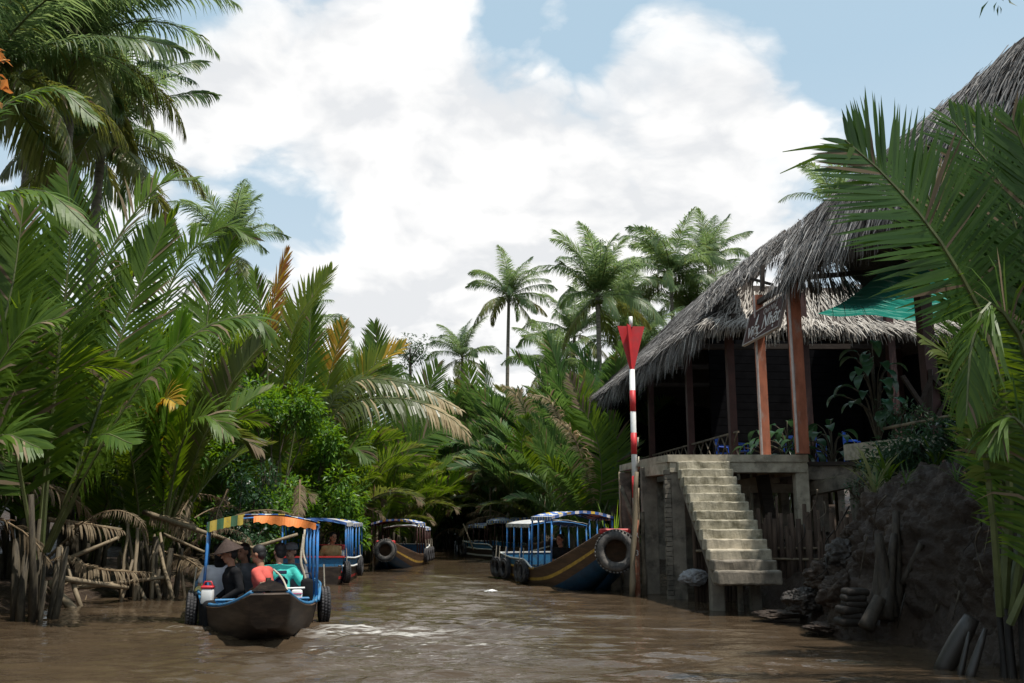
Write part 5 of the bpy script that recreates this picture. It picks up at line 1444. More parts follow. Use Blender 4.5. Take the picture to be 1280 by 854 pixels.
hero_palm(gbase(345, 28.6), 'nipa palm with a rusty orange frond standing above the shrubs', [
    ([(345, 640, 27), (335, 500, 27), (338, 400, 27), (358, 312, 27)], (.6, -.8, .1), NMR, dict(Lmax=.75, V=45, start=.6, n=30, b0=34, b1=16, dry=.5)),
    ([(350, 640, 27), (352, 500, 27.2), (368, 410, 27.3), (415, 338, 27.4)], (-.5, -.9, .2), [nipa_yel, rachis, tanleaf], dict(Lmax=1.35, V=25, wid=.1)),
    ([(350, 640, 27.4), (372, 520, 27.6), (385, 440, 27.8), (390, 365, 28)], (-.2, -1, .2), NM, dict(Lmax=1.2, V=22)),
    ([(340, 640, 27.2), (318, 520, 27.2), (300, 430, 27.2), (296, 350, 27.2)], (.3, -1, .2), NM, dict(Lmax=1.25, V=20)),
    ([(340, 640, 27.5), (300, 500, 27.7), (270, 420, 27.8), (230, 380, 28)], (.3, -1, .3), NM, dict(Lmax=1.2)),
    ([(345, 640, 27.6), (345, 480, 28), (325, 380, 28), (318, 340, 28)], (.2, -1, .1), NM, dict(Lmax=1.1, V=30)),
], seed=4, k=1.06)
hero_palm(gbase(402, 32.2), 'nipa palm with yellow-orange frond tips', [
    ([(392, 640, 28), (398, 540, 28), (412, 470, 28), (430, 405, 28)], (-.4, -1, .1), [nipa_yel, rachis, orangeleaf], dict(Lmax=1.15, V=22, drytip=.35, dry=.02, b0=52)),
    ([(402, 640, 28), (420, 540, 28), (455, 470, 28), (505, 432, 28)], (-.5, -.8, .3), [nipa_yel, rachis, orangeleaf], dict(Lmax=1.1, V=25, drytip=.2)),
    ([(400, 640, 28), (405, 530, 27.6), (440, 478, 27.4), (510, 480, 27.2), (575, 512, 27)], (-.1, -.6, .8), [nipa_olive, rachis, tanleaf], dict(Lmax=.95, n=74, droop=.6, V=0, dry=.1, drytip=.15)),
    ([(398, 640, 28), (400, 560, 27.4), (430, 508, 27), (500, 498, 26.8), (560, 520, 26.6), (588, 548, 26.5)], (-.1, -.6, .8), [nipa_olive, rachis, tanleaf], dict(Lmax=1.05, n=74, droop=.8, V=-5, dry=.12, drytip=.3)),
    ([(404, 640, 28.3), (440, 520, 28.5), (470, 450, 28.6), (468, 405, 28.7)], (-.3, -1, .1), NM, dict(Lmax=1.1, V=22)),
    ([(396, 640, 28.4), (380, 540, 28.5), (375, 470, 28.6), (388, 400, 28.7)], (.2, -1, .1), NM, dict(Lmax=1.1, V=24)),
    ([(404, 645, 27.6), (415, 590, 27), (440, 560, 26.6), (462, 575, 26.4)], (-.1, -.6, .8), NM, dict(Lmax=.85, n=50, droop=.4)),
], seed=5, k=1.15)
hero_palm(gbase(478, 40), 'nipa palm with broad fans leaning over the boat at the left bank', [
    ([(475, 660, 33), (490, 600, 32.6), (520, 555, 32.4), (565, 530, 32.2)], (-.4, -.9, .4), NM, dict(Lmax=1.5, V=12, wid=.1, b0=74, b1=34, start=.15)),
    ([(470, 660, 33), (462, 590, 33), (465, 520, 33), (490, 460, 33)], (.2, -1, .2), NM, dict(Lmax=1.4, V=18)),
    ([(480, 660, 33.2), (505, 570, 33.4), (530, 500, 33.6), (548, 455, 33.6)], (-.3, -1, .2), NM, dict(Lmax=1.3, V=20)),
    ([(472, 660, 33), (440, 600, 32.6), (430, 560, 32.4), (410, 550, 32.3)], (.3, -.8, .5), NM, dict(Lmax=1.0, n=50, droop=.3)),
    ([(478, 660, 33), (482, 620, 33), (485, 580, 33), (486, 545, 33)], (.5, -.8, .1), NM2, dict(Lmax=.5, V=60, b0=30, n=34)),
], seed=6, k=1.21)
# right foreground palm
rb = (P(1250, 780, 10.6).x, 10.6, .15)
RF = (-.35, -1, .25); NMP = [nipa_deep, rachis, dryleaf]
hero_palm(rb, 'dark nipa palm in the right foreground with fronds over the canopy', [
    ([(1256, 760, 10.5), (1262, 600, 10.3), (1245, 440, 10.1), (1180, 310, 9.9), (1112, 226, 9.8), (1056, 175, 9.7)], (.05, -1, .15), NMP, dict(Lmax=1.15, n=50, V=6, wid=.066, b0=80, b1=34, start=.58, droop=.03)),
    ([(1262, 760, 10.7), (1290, 560, 10.9), (1290, 400, 11), (1255, 240, 11), (1190, 150, 11)], (.1, -1, .15), NMP, dict(Lmax=1.3, n=56, V=8, wid=.066, start=.35, b0=78, droop=.03)),
    ([(1250, 770, 10.4), (1240, 640, 10.1), (1222, 520, 9.9), (1195, 455, 9.8), (1155, 425, 9.7)], (.1, -.7, .7), NMO, dict(Lmax=.55, n=38, V=5, wid=.05, start=.45, droop=.3)),
    ([(1265, 770, 10.4), (1290, 600, 10), (1285, 450, 9.8), (1240, 380, 9.6), (1215, 430, 9.5), (1208, 520, 9.5)], (-.5, -.6, .6), NM, dict(Lmax=.8, n=60, V=-10, wid=.045, droop=.7, start=.4)),
    ([(1262, 760, 10.5), (1305, 560, 10.4), (1320, 380, 10.3), (1300, 240, 10.2), (1265, 150, 10.1)], (-.2, -1, .1), NMP, dict(Lmax=1.25, n=56, V=10, wid=.064, droop=.03)),
    ([(1258, 770, 10.8), (1278, 640, 11), (1275, 500, 11), (1248, 330, 11.1), (1225, 250, 11.2)], (.0, -1, .1), NMP, dict(Lmax=1.25, n=58, V=10, wid=.066)),
    ([(1262, 780, 10.2), (1300, 680, 9.9), (1290, 560, 9.7), (1260, 520, 9.6), (1235, 560, 9.5)], (-.4, -.6, .7), NM, dict(Lmax=.7, n=44, V=0, droop=.5, wid=.05)),
    ([(1254, 760, 10.6), (1256, 620, 10.6), (1232, 500, 10.5), (1215, 420, 10.4), (1212, 330, 10.4)], (.2, -1, .2), NMP, dict(Lmax=.9, n=54, V=20, wid=.05)),
    ([(1258, 760, 10.9), (1262, 600, 11.1), (1240, 430, 11.3), (1190, 300, 11.4), (1135, 205, 11.5)], (.1, -1, .2), NMP, dict(Lmax=1.1, n=52, V=8, wid=.06, start=.58, droop=.05)),
    ([(1264, 760, 10.9), (1282, 600, 11.2), (1285, 430, 11.4), (1275, 300, 11.5), (1245, 210, 11.6)], (-.1, -1, .2), NMP, dict(Lmax=1.2, n=60, V=8, wid=.062, start=.3, droop=.05)),
    ([(1262, 770, 10.8), (1280, 680, 11), (1278, 560, 11.1), (1262, 450, 11.2), (1255, 380, 11.2)], (-.1, -1, .2), NMP, dict(Lmax=1.1, n=56, V=12, wid=.06, start=.3)),
], seed=8, stalks=False)
# stout stalks at its foot
mbk = thing('palm_stump', (rb[0] - .1, rb[1] - .3, 0), 'cluster of thick dark cut palm stalks at the foot of the right foreground palm', 'stump')
b0 = Vector((rb[0] - .1, rb[1] - .3, 0))
for a, b, r0_, r1_ in (((1262, 840, 10.4), (1264, 560, 10.6), .13, .10), ((1240, 820, 10.5), (1244, 690, 10.8), .08, .06), ((1222, 800, 10.6), (1226, 700, 10.9), .05, .04), ((1280, 850, 10.1), (1284, 540, 10.5), .11, .09), ((1205, 790, 10.7), (1215, 740, 11), .05, .03), ((1248, 850, 10.1), (1250, 690, 10.3), .09, .06), ((1270, 846, 10.0), (1268, 720, 10.1), .035, .03)):
    mb = MB(); pa, pb = P(b[0] + 36 + (a[0] - b[0]) * .15, a[1], a[2]) - b0, P(b[0] + 30, b[1], b[2]) - b0; pa.z = min(pa.z, -.3)
    mb.tube(bez([pa, pa.lerp(pb, .5) + Vector((rh.uniform(-.04, .04), 0, 0)), pb], 7), [r0_ + (r1_ - r0_) * i / 6 for i in range(7)], 9); mb.build('stalk', stalk_dark, mbk, True)
a, b = P(1172, 822, 11.4), P(1215, 772, 11.2); a.z = -.12
mb = MB(); mb.tube([v - a for v in bez([a, a.lerp(b, .5), b], 6)], [.10, .115, .12, .12, .11, .09], 10); tag(mb.build('fallen_log', log_wet, None, True, loc=a), 'short wet log lying at the water edge in the right foreground', 'log')
for (a, b, r_, l) in (((1195, 818, 11), (1212, 790, 11), .035, 'small split palm stub in the water beside the wet log'), ((1206, 826, 10.8), (1232, 786, 10.8), .05, 'larger palm stub in the water right of the wet log')):
    a, b = P(*a), P(*b); a.z = -.12; mb = MB(); mb.tube([v - a for v in bez([a, a.lerp(b, .5), b], 5)], [r_, r_ * 1.1, r_, r_ * .8, r_ * .5], 8); tag(mb.build('palm_stub', log_wet, None, True, loc=a), l, 'stump')
# nipa palms added outside the frame on the right to shade the bank
for i, (x, y, s) in enumerate(((8.2, 11.4, .56), (9.4, 13.2, .6), (8.0, 9.4, .55), (9.8, 11.0, .62))):
    nipa_palm(x, y, 'nipa palm added off the right edge to shade the mud bank', 'added shade palms off the right edge', 10, s, 300 + i, lean=R(180), mix=recolour(NIPA[:6], nipa_deep))
# broken leaf spray at the tip of the big frond
bl = P(1066, 184, 9.7); mb = MB()
for tx, ty in ((978, 190), (975, 217), (1045, 240)):
    c = [v - bl for v in bez([bl, bl.lerp(P(tx, ty, 9.6), .5) + Vector((0, 0, .03)), P(tx, ty, 9.6)], 7)]
    vs = []
    for k, p in enumerate(c):
        w_ = .032 * (1 - k / 6) + .004; d_ = (c[min(k + 1, 6)] - c[max(k - 1, 0)]).normalized(); sd = d_.cross(Vector((0, 1, .3))).normalized(); vs += [p - sd * w_, p + sd * w_]
    mb.add(vs, [(2 * k, 2 * k + 1, 2 * k + 3, 2 * k + 2) for k in range(6)])
tag(mb.build('broken_leaf', nipa, None, loc=bl), 'broken leaf tips dangling left of the big right-hand frond', 'leaf')

# ------------------------------------------------------------------ thickets of nipa palms along both banks
rv = random.Random(77)
GL, GR, GE = 'nipa palms in the thicket along the left bank', 'nipa palms in the thicket beyond the restaurant', 'nipa palms closing the far end of the creek'
k = 0
y = 11.0
while y < 55:
    for row, (off, n, s) in enumerate(((.9, 8, .86), (2.9, 9, 1.0), (5.2, 9, 1.06), (8.2, 8, 1.12))):
        yy = y + rv.uniform(-.7, .7); xx = lerp_table(LT, yy) - off - rv.uniform(-.5, .6)
        if row == 0 and (14 < yy < 17.8 or 19.4 < yy < 21.6 or 22.5 < yy < 34.5): continue
        if row == 1 and 25 < yy < 29.5: continue
        if yy < 14 and row == 0: continue
        sc_ = .92 + .12 * math.sin(yy * .9)
        nipa_palm(xx, yy, 'green nipa palm among the crowded fronds of the left bank thicket', GL, n, s * sc_ * (.92 if yy > 24 else 1.0), k, lean=R(-15) if row < 2 else None); k += 1
    y += 2.15
y = 27.5
while y < 58:
    for row, (off, n, s) in enumerate(((.5, 8, .78), (2.4, 9, .95), (4.6, 9, 1.02))):
        yy = y + rv.uniform(-.6, .6); xx = lerp_table(RT, yy) + off + rv.uniform(-.4, .5)
        v = CA * xx + SA * yy
        if yy < 45.5 and v > 7.5: continue
        nipa_palm(xx, yy, 'green nipa palm in the thicket between the far boats and the thatched roof', GR, n, s * (.80 if yy < 33 else .95 if yy < 40 else 1.15), k, lean=R(190) if row < 2 else None, dead=.06, mix=NIPA_COOL); k += 1
    y += 2.1
for i in range(22):
    xx = -7 + 12 * (i % 11) / 10 + rv.uniform(-.5, .5); yy = 58.5 + (i // 11) * 3.2 + rv.uniform(-1, 1)
    if ground(xx, yy) < 0: pass
    nipa_palm(xx, yy, 'dark nipa palm closing off the far bend of the creek', GE, 9, 1.25, k, dead=.05, mix=NIPA_COOL, lean=R(-90), z=max(.1, ground(xx, yy))); k += 1
for i in range(20):                             # behind the restaurant and far right
    xx = 1.8 + 15 * (i % 10) / 9 + rv.uniform(-.5, .5); yy = 47.5 + (i // 10) * 3.5 + rv.uniform(-1, 1)
    nipa_palm(xx, yy, 'nipa palm rising behind the far end of the thatched roof', 'nipa palms behind the restaurant', 10, 1.22, k, mix=NIPA_COOL); k += 1
NMT2 = [tanleaf, rachis_dry, tanleaf]; NMO2 = [nipa_olive, rachis, tanleaf]
# dry tan fronds hanging out of the thicket left of the roof
for i, (b, fr) in enumerate((
    ((692, 40.2), [([(690, 640, 36.5), (672, 560, 36), (650, 500, 35.6), (628, 482, 35.4)], CAMF, NMO2, dict(Lmax=.7, droop=.9, V=0, n=50, dry=.3, drytip=.4)),
                   ([(695, 640, 36.5), (705, 560, 36), (690, 505, 35.5), (660, 492, 35.2)], CAMF, NMT2, dict(Lmax=.45, droop=1.2, V=0, n=44, miss=.15)),
                   ([(690, 640, 36.4), (668, 600, 36), (652, 560, 35.5), (662, 520, 35.2)], CAMF, NM, dict(Lmax=.9, droop=.3, n=54)),
                   ([(700, 640, 36.5), (722, 560, 36.3), (728, 510, 36), (712, 470, 35.8)], CAMF, NM, dict(Lmax=1.0, n=54, drytip=.2))]),
    ((735, 36), [([(742, 660, 31.5), (735, 600, 31), (716, 545, 30.6), (690, 520, 30.3)], CAMF, NMT2, dict(Lmax=.45, droop=1.1, V=0, n=44, miss=.15)),
                   ([(745, 660, 31.5), (752, 600, 31.2), (745, 545, 31), (722, 500, 30.8)], CAMF, NM, dict(Lmax=.95, n=50, drytip=.15)),
                   ([(748, 660, 31.6), (768, 600, 31.5), (772, 555, 31.4), (760, 520, 31.3)], CAMF, NM, dict(Lmax=1.0, n=50)),
                   ([(738, 660, 31.4), (715, 620, 30.8), (690, 585, 30.4), (676, 592, 30.2)], CAMF, NM, dict(Lmax=.8, n=44, droop=.4))]),
    ((600, 58), [([(600, 640, 47), (585, 560, 46.5), (560, 505, 46), (530, 500, 45.6)], CAMF, NMO2, dict(Lmax=1.2, droop=.5, V=5, n=60)),
                 ([(604, 640, 47), (625, 560, 46.5), (652, 510, 46), (690, 500, 45.6)], CAMF, NMO2, dict(Lmax=1.0, droop=.6, V=5, n=54, drytip=.3)),
                 ([(600, 640, 47), (600, 560, 46.6), (590, 500, 46.4), (585, 455, 46.3)], CAMF, NM, dict(Lmax=1.4, n=60)),
                 ([(600, 640, 46.8), (575, 600, 46.2), (552, 580, 45.6), (530, 590, 45.2)], CAMF, NM, dict(Lmax=1.2, n=50, droop=.3))]))):
    hero_palm(gbase(*b), ('nipa palm with tan dried fronds curling out of the thicket left of the roof', 'part-dried nipa palm close to the near end of the thicket by the landing', 'nipa palm with olive fronds arching over the middle of the far thicket')[i], fr, seed=20 + i, k=(1.1, 1.14, 1.23)[i])
# hanging dead fronds at the foot of the thickets (each a fallen leaf of its own)
for i in range(34):
    if i < 22:
        D = rv.uniform(16, 40); x = lerp_table(LT, D) - rv.uniform(-.1, 1.2); a = rv.uniform(-1.2, 1.2)
    else: D = rv.uniform(29, 50); x = lerp_table(RT, D) + rv.uniform(-.1, 1.0); a = math.pi + rv.uniform(-1.2, 1.2)
    o = link_mesh('dead_frond', rv.choice(NIPA_DEAD), None, (x, D, rv.uniform(.3, 1.9)), (R(rv.uniform(-25, 25)), R(rv.uniform(25, 75)), a), rv.uniform(.25, .42))
    tag(o, 'dry tan frond drooping at the foot of the %s bank thicket' % ('left' if i < 22 else 'far right'), 'dead frond', 'dead fronds at the foot of the %s thicket' % ('left' if i < 22 else 'right'))

# ------------------------------------------------------------------ coconut palms
coco_palm(636, 372, 66, 'tall slim coconut palm standing alone against the clouds', fl=3.8, seed=3, nf=(9, 8, 7), tr=.16)
coco_palm(578, 448, 72, 'low coconut palm left of the tall slim one', fl=3.7, seed=4, nf=(7, 9, 4))
coco_palm(747, 372, 52, 'full coconut palm with nuts above the far end of the roof', nuts=True, fl=4.5, seed=5, nf=(9, 10, 7), tr=.18)
coco_palm(838, 345, 58, 'leafy coconut palm behind the middle of the roof ridge', nuts=True, fl=4.8, seed=6, nf=(9, 9, 6))
coco_palm(885, 330, 62, 'coconut palm whose crown tops the roof near the name board', fl=4.2, seed=7, nf=(9, 7, 3))
coco_palm(800, 445, 56, 'short coconut palm hidden behind the marker top', fl=4.2, seed=8, nf=(8, 10, 5))
coco_palm(692, 462, 58, 'young coconut palm between the two tall ones', fl=4.0, seed=18, nf=(8, 9, 4))
coco_palm(718, 420, 62, 'coconut palm filling the gap left of the nut-bearing one', fl=4.2, seed=31, nf=(8, 10, 5))
coco_palm(782, 392, 64, 'coconut palm between the nut-bearing one and the leafy one', fl=4.4, seed=32, nf=(9, 10, 5))
coco_palm(868, 392, 60, 'coconut palm low behind the roof ridge', fl=4.6, seed=33, nf=(9, 10, 4))
coco_palm(286, 318, 36, 'coconut palm crown rising over the left thicket', fl=3.4, seed=9, nf=(9, 7, 3))
coco_palm(95, 55, 22, 'tall coconut palm at the top left corner', fl=4.3, seed=10, nf=(9, 12, 9), tr=.17)
coco_palm(128, 172, 25, 'coconut palm with drooping fronds below the top left one', fl=4.0, seed=12, nf=(7, 11, 10), tr=.17)
coco_palm(-20, 90, 19, 'coconut palm cut by the left edge of the picture', fl=4.6, seed=13, nf=(9, 12, 10))
coco_palm(10, 20, 27, 'dense coconut crown behind the top left palms', fl=5.2, seed=14, nf=(10, 12, 10))
coco_palm(40, 130, 30, 'coconut crown filling the gap under the top left palms', fl=5.0, seed=24, nf=(10, 12, 9))
coco_palm(1045, 262, 44, 'coconut palm tip peeping over the canopy ridge', fl=3.4, seed=15, nf=(7, 3, 0), nuts=False)
coco_palm(448, 478, 60, 'coconut palm beyond the left thicket near the yellow fronds', fl=3.6, seed=16, nf=(6, 7, 3))
coco_palm(370, 420, 48, 'coconut palm showing between the left thicket tops', fl=3.6, seed=17, nf=(6, 7, 2))
# small round-headed tree in the gap
tb = P(513, 446, 75); tt = thing('small_tree', (tb.x, 75, ground(tb.x, 75)), 'thin-stemmed small tree in the gap left of the far palms', 'tree')
mb = MB(); h = tb.z - tt.location.z; mb.tube([(0, 0, 0), (.1, 0, h * .5), (0, 0, h)], [.22, .17, .12], 7); 
for i in range(7): a = i * 2.4; mb.tube([(0, 0, h * (.93 + .01 * i)), (math.cos(a) * 1.1, math.sin(a) * 1.1, h + .5 + .12 * i)], [.07, .03], 5)
mb.build('trunk', bark, tt, True)
mb = MB()
for i in range(14): a = i * 2.4; q = rv.uniform(.4, 1.5); leaf_cluster(mb, (math.cos(a) * q, math.sin(a) * q, h + rv.uniform(-.8, 1.4)), .6, 60, .34, rv, asp=.3)
mb.build('crown', far_leaf, tt)

# ------------------------------------------------------------------ broadleaf shrubs
def gp(px, D): x = P(px, 700, D).x; return (x, D, gz(x, D))
bush('broadleaf_shrub', gp(330, 27.4), (1.7, 1.4, 5.6), .2, 6000, broad, 'tall bright green broadleaf shrub behind the nearest boat', 'shrub', seed=1, nb=13, clr=.5)
bush('broadleaf_shrub', gp(385, 30.6), (1.6, 1.3, 4.9), .21, 4800, broad, 'lighter broadleaf shrub right of the tall one, above the second boat', 'shrub', seed=2, nb=11, clr=.45)
bush('broadleaf_shrub', gp(296, 25.4), (.9, .9, 3.0), .17, 2000, broad_dark, 'darker low broadleaf shrub left of the tall bright one', 'shrub', seed=3, nb=9, clr=.42)
bush('broadleaf_shrub', gp(418, 33.5), (.9, .9, 3.6), .17, 1800, broad, 'slender broadleaf shrub beside the yellow-tipped palm', 'shrub', seed=4, nb=8, clr=.38)
for i, (px, D, s) in enumerate(((535, 57, 4.0), (575, 58, 4.2), (555, 60, 5.0), (595, 59, 4.6), (630, 58, 4.2), (520, 55, 3.4), (560, 57, 3.8), (610, 57, 3.2), (648, 52, 2.8), (585, 60, 4.5), (540, 61, 4.6))):
    bush('creekside_bush', (P(px, 690, D).x, D, max(.0, ground(P(px, 690, D).x, D))), (1.9, 1.4, s), .26, 1900, broad_dark, 'dark bush crowding the water at the far bend', 'bush', 'dark bushes at the far bend', 40 + i, nb=10, clr=.8)
# plants round the landing and on the mud bank
bush('ground_shrub', P(1128, 596, 17.2), (.75, .6, .55), .17, 700, broad_dark, 'dark leafy shrub on top of the mud bank below the ledge', 'shrub', seed=60, nb=9, clr=.26, asp=.36)
bush('ground_shrub', P(1168, 590, 16.2), (.6, .5, .6), .19, 600, broad_dark, 'narrow-leaved shrub on the mud bank next to the right palm', 'shrub', seed=61, nb=8, clr=.28, asp=.22)
bush('ground_shrub', P(1195, 575, 15.6), (.5, .5, .6), .18, 420, broad_dark, 'small shrub at the foot of the hanging frond on the bank', 'shrub', seed=62, nb=7, clr=.26, asp=.3)
bush('creeper', P(1133, 548, 18.6), (.5, .3, .6), .13, 320, broad_dark, 'creeper spilling over the concrete ledge', 'creeper', seed=63, nb=6, clr=.24)
blade_plant('grass_tuft', P(1085, 596, 17.8), 46, .75, .035, palegrass, 'tuft of pale grass at the edge of the mud bank', 'grass tuft', seed=2, th=(5, 65))
blade_plant('striped_cane', P(1095, 650, 16.6), 16, 1.15, .075, palegrass, 'pale strap-leaved plant leaning out over the mud bank', 'plant', seed=5, th=(5, 45), stemh=.45, bend=60)
blade_plant('strap_plant', P(1112, 640, 16.4), 12, .95, .07, nipa, 'green strap-leaved plant beside the pale one', 'plant', seed=6, th=(3, 35), stemh=.5)
blade_plant('strap_plant', P(1172, 590, 15.8), 20, .8, .05, nipa, 'dark arching strap-leaved plant near the right palm', 'plant', seed=7, th=(8, 60))
bush('sapling', P(1078, 640, 17.6), (.35, .3, .75), .09, 150, broad_dark, 'spindly sapling in front of the side landing pillar', 'sapling', seed=64, nb=6, clr=.16)
L1 = [(-.55, -.1, 1.05, .42), (-.35, -.3, 1.35, .40), (-.15, -.25, 1.6, .45), (.1, -.3, 1.2, .42), (-.45, -.2, .65, .40), (.2, -.25, .75, .42), (0, -.4, .45, .45), (.3, -.1, 1.5, .38), (-.25, .2, 1.85, .40), (.05, .1, 2.05, .36), (.3, -.3, .3, .4), (-.7, 0, .85, .4)]
p = P(1098, 545, 19.6)
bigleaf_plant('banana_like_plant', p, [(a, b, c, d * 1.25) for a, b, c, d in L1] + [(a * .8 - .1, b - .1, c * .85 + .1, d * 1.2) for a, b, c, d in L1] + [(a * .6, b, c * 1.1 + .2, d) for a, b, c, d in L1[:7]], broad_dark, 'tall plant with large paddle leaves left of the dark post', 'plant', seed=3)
for i, (px, D, s, l) in enumerate(((1040, 22.3, 1.0, 'big-leaved plant between the right red post and the side slab'), (985, 23.2, .95, 'big-leaved plant behind the two red posts'), (1015, 22.9, .8, 'low big-leaved plant close behind the right red post'), (960, 24.1, .9, 'big-leaved plant behind the left red post'))):
    p = P(px, 560, D); p.z = 3.03 if i == 0 else 3.15
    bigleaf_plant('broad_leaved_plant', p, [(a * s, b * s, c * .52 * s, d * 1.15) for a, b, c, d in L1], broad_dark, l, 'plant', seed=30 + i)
blade_plant('reed_clump', gp(768, 26.5), 26, 2.4, .07, nipa2, 'bright reed leaves left of the marker pole', 'reeds', seed=9, th=(2, 24), bend=30)
for i in range(5):
    p = P(778 + i * 5, 700, 24.4 + i * .2); p.z = .1
    pole(p, P(774 + i * 6, 590 + i * 5, 24.6 + i * .2), .03, bamboo, 'thin dry cane standing left of the marker pole', 'dry_cane', 'cane', 'dry canes by the marker')
# brown leaves on a twig at the upper left
tb = P(-40, 60, 9.5); o = thing('brown_leafed_branch', tb, 'branch with withered orange-brown leaves reaching in at the left edge', 'branch')
mb = MB(); mb.tube([(-2.2, .5, -.9), (-.8, .2, -.25), (0, 0, 0), (.35, 0, -.1)], [.06, .04, .02, .01], 6); mb.build('stem', bark, o, True)
mb = MB()
for c in ((.32, 0, -.1), (.42, 0, -.22), (.26, 0, -.32), (.2, 0, -.02), (.3, .1, -.5), (.2, 0, -.62)): leaf_cluster(mb, c, .10, 9, .16, rv, asp=.6)
mb.build('foliage', leafmat('withered_leaf', (.30, .16, .05), (.52, .30, .10), .3, .6, .2), o)
tb = P(1240, -6, 9.5); o = thing('overhanging_twig', tb, 'dark twig tip hanging in at the top right edge', 'twig')
mb = MB(); mb.tube([(1.5, 0, 1.0), (.4, 0, .45), (.12, 0, .12)], [.03, .015, .006], 5); mb.build('stem', bark, o, True)
mb = MB(); leaf_cluster(mb, (.08, 0, .02), .14, 14, .17, rv, asp=.18); leaf_cluster(mb, (.3, 0, .25), .14, 10, .17, rv, asp=.18); mb.build('foliage', broad_dark, o)

# ------------------------------------------------------------------ left bank: stakes, fallen canes, dead fronds
ST = [((218, 742, 21), (196, 672, 21.3), .05), ((152, 745, 20.6), (160, 655, 21), .045), ((168, 748, 20.4), (172, 660, 20.8), .05), ((176, 742, 20.7), (158, 650, 21.2), .04), ((190, 744, 20.8), (193, 668, 21.2), .045), ((202, 742, 21), (178, 660, 21.4), .045), ((212, 740, 21.2), (200, 665, 21.5), .04),
      ((104, 752, 19.2), (76, 682, 19.6), .05), ((150, 752, 20.2), (166, 700, 20.6), .04), ((98, 758, 18.6), (62, 728, 18.9), .085), ((185, 748, 20.6), (150, 690, 21.4), .045), ((232, 740, 21.6), (222, 670, 22), .04)]
for a, b, r_ in ST:
    a, b = P(*a), P(*b); a.z = min(a.z, -.1)
    pole(a, b, r_, bamboo, 'weathered stake leaning in the mud of the left bank', 'mud_stake', 'stake', 'stakes in the mud at the left bank')
for a, b, r_ in (((82, 700, 19.6), (148, 672, 20.4), .05), ((95, 735, 19.6), (205, 722, 20.8), .05), ((70, 722, 19), (160, 735, 20.2), .06), ((180, 640, 21), (262, 668, 20), .06), ((60, 650, 19), (152, 662, 20), .045), ((205, 668, 21.4), (255, 690, 20.8), .04), ((255, 665, 22.5), (330, 690, 21.5), .05), ((300, 690, 22.5), (372, 668, 23), .05)):
    pole(P(*a), P(*b), r_, bamboo, 'fallen cane lying across the left bank debris', 'fallen_cane', 'cane', 'fallen canes on the left bank')
def px_frond(pts, label, mats=NMD, **kw):
    b = P(*pts[0]); a = dict(n=50, Lmax=.42, wid=.032, start=.1, V=-8, b0=70, b1=40, droop=.9, rr=.03, rng=rh, miss=.42); a.update(kw)
    o = link_mesh('fallen_frond', frond_mesh('fallen_frond', [P(*p) - b for p in pts], (0, -.6, .8), mats, **a), None, b); return tag(o, label, 'dead frond')
px_frond([(60, 648, 19), (110, 655, 19.3), (155, 664, 19.6)], 'bare dead frond lying level above the left bank stakes')
px_frond([(180, 640, 21), (225, 652, 20.6), (258, 668, 20.2)], 'dead frond pointing at the awning of the nearest boat', Lmax=.4)
px_frond([(205, 690, 21.6), (235, 700, 21), (255, 715, 20.4)], 'matted dead frond on the mud behind the nearest boat', n=60)
px_frond([(80, 700, 19.8), (130, 712, 20), (190, 716, 20.4)], 'dead frond flat on the mud under the stakes', n=60)
px_frond([(240, 620, 22), (225, 645, 21.6), (232, 672, 21.3)], 'dead frond hanging beside the bright upright frond', droop=.8)
px_frond([(285, 612, 23.4), (272, 640, 23), (268, 668, 22.6)], 'straw-brown frond hanging over the nearest boat', droop=.8, n=44, Lmax=.3, miss=.35)
px_frond([(375, 600, 25.5), (374, 630, 25.2), (372, 655, 25)], 'straw-brown frond hanging above the second boat', droop=.9, n=50, Lmax=.38, miss=.3)
# thatch of fine debris along the left water line
mb = MB()
for _ in range(900):
    D = rv.uniform(15, 40); x = lerp_table(LT, D) - rv.uniform(-.5, 1.8); z = ground(x, D)
    if z < -.06: continue
    a = rv.uniform(0, 6.28); l = rv.uniform(.2, .9); d = Vector((math.cos(a), math.sin(a), rv.uniform(-.1, .35))) * l; s = Vector((-math.sin(a), math.cos(a), 0)) * rv.uniform(.006, .02)
    p = Vector((x, D, z + .03)); mb.add([p - s, p + s, p + d + s * .4, p + d - s * .4], [(0, 1, 2, 3)])
tag(mb.build('leaf_litter', dryleaf, None), kind='stuff')

# ------------------------------------------------------------------ right bank oddments
px0 = P(1068, 778, 15.2)
for i in range(6):
    p = P(1066 + (i % 2) * 4, 777 - i * 7.4, 13.75) + Vector((rv.uniform(-.03, .03), 0, 0)); o = thing('sandbag', p, 'flattened mud-stained sack, one of the small stack at the foot of the mud bank', 'sandbag', 'stacked sandbags')
    mb = MB(); mb.rbox((0, 0, 0), (.42 - .02 * i + rv.uniform(-.05, .05), .3, .10 + rv.uniform(0, .03)), Matrix.Rotation(rv.uniform(-.15, .15), 3, 'Z'), 0, .05, 3); mb.build('sack', stalk_dark, o, True)
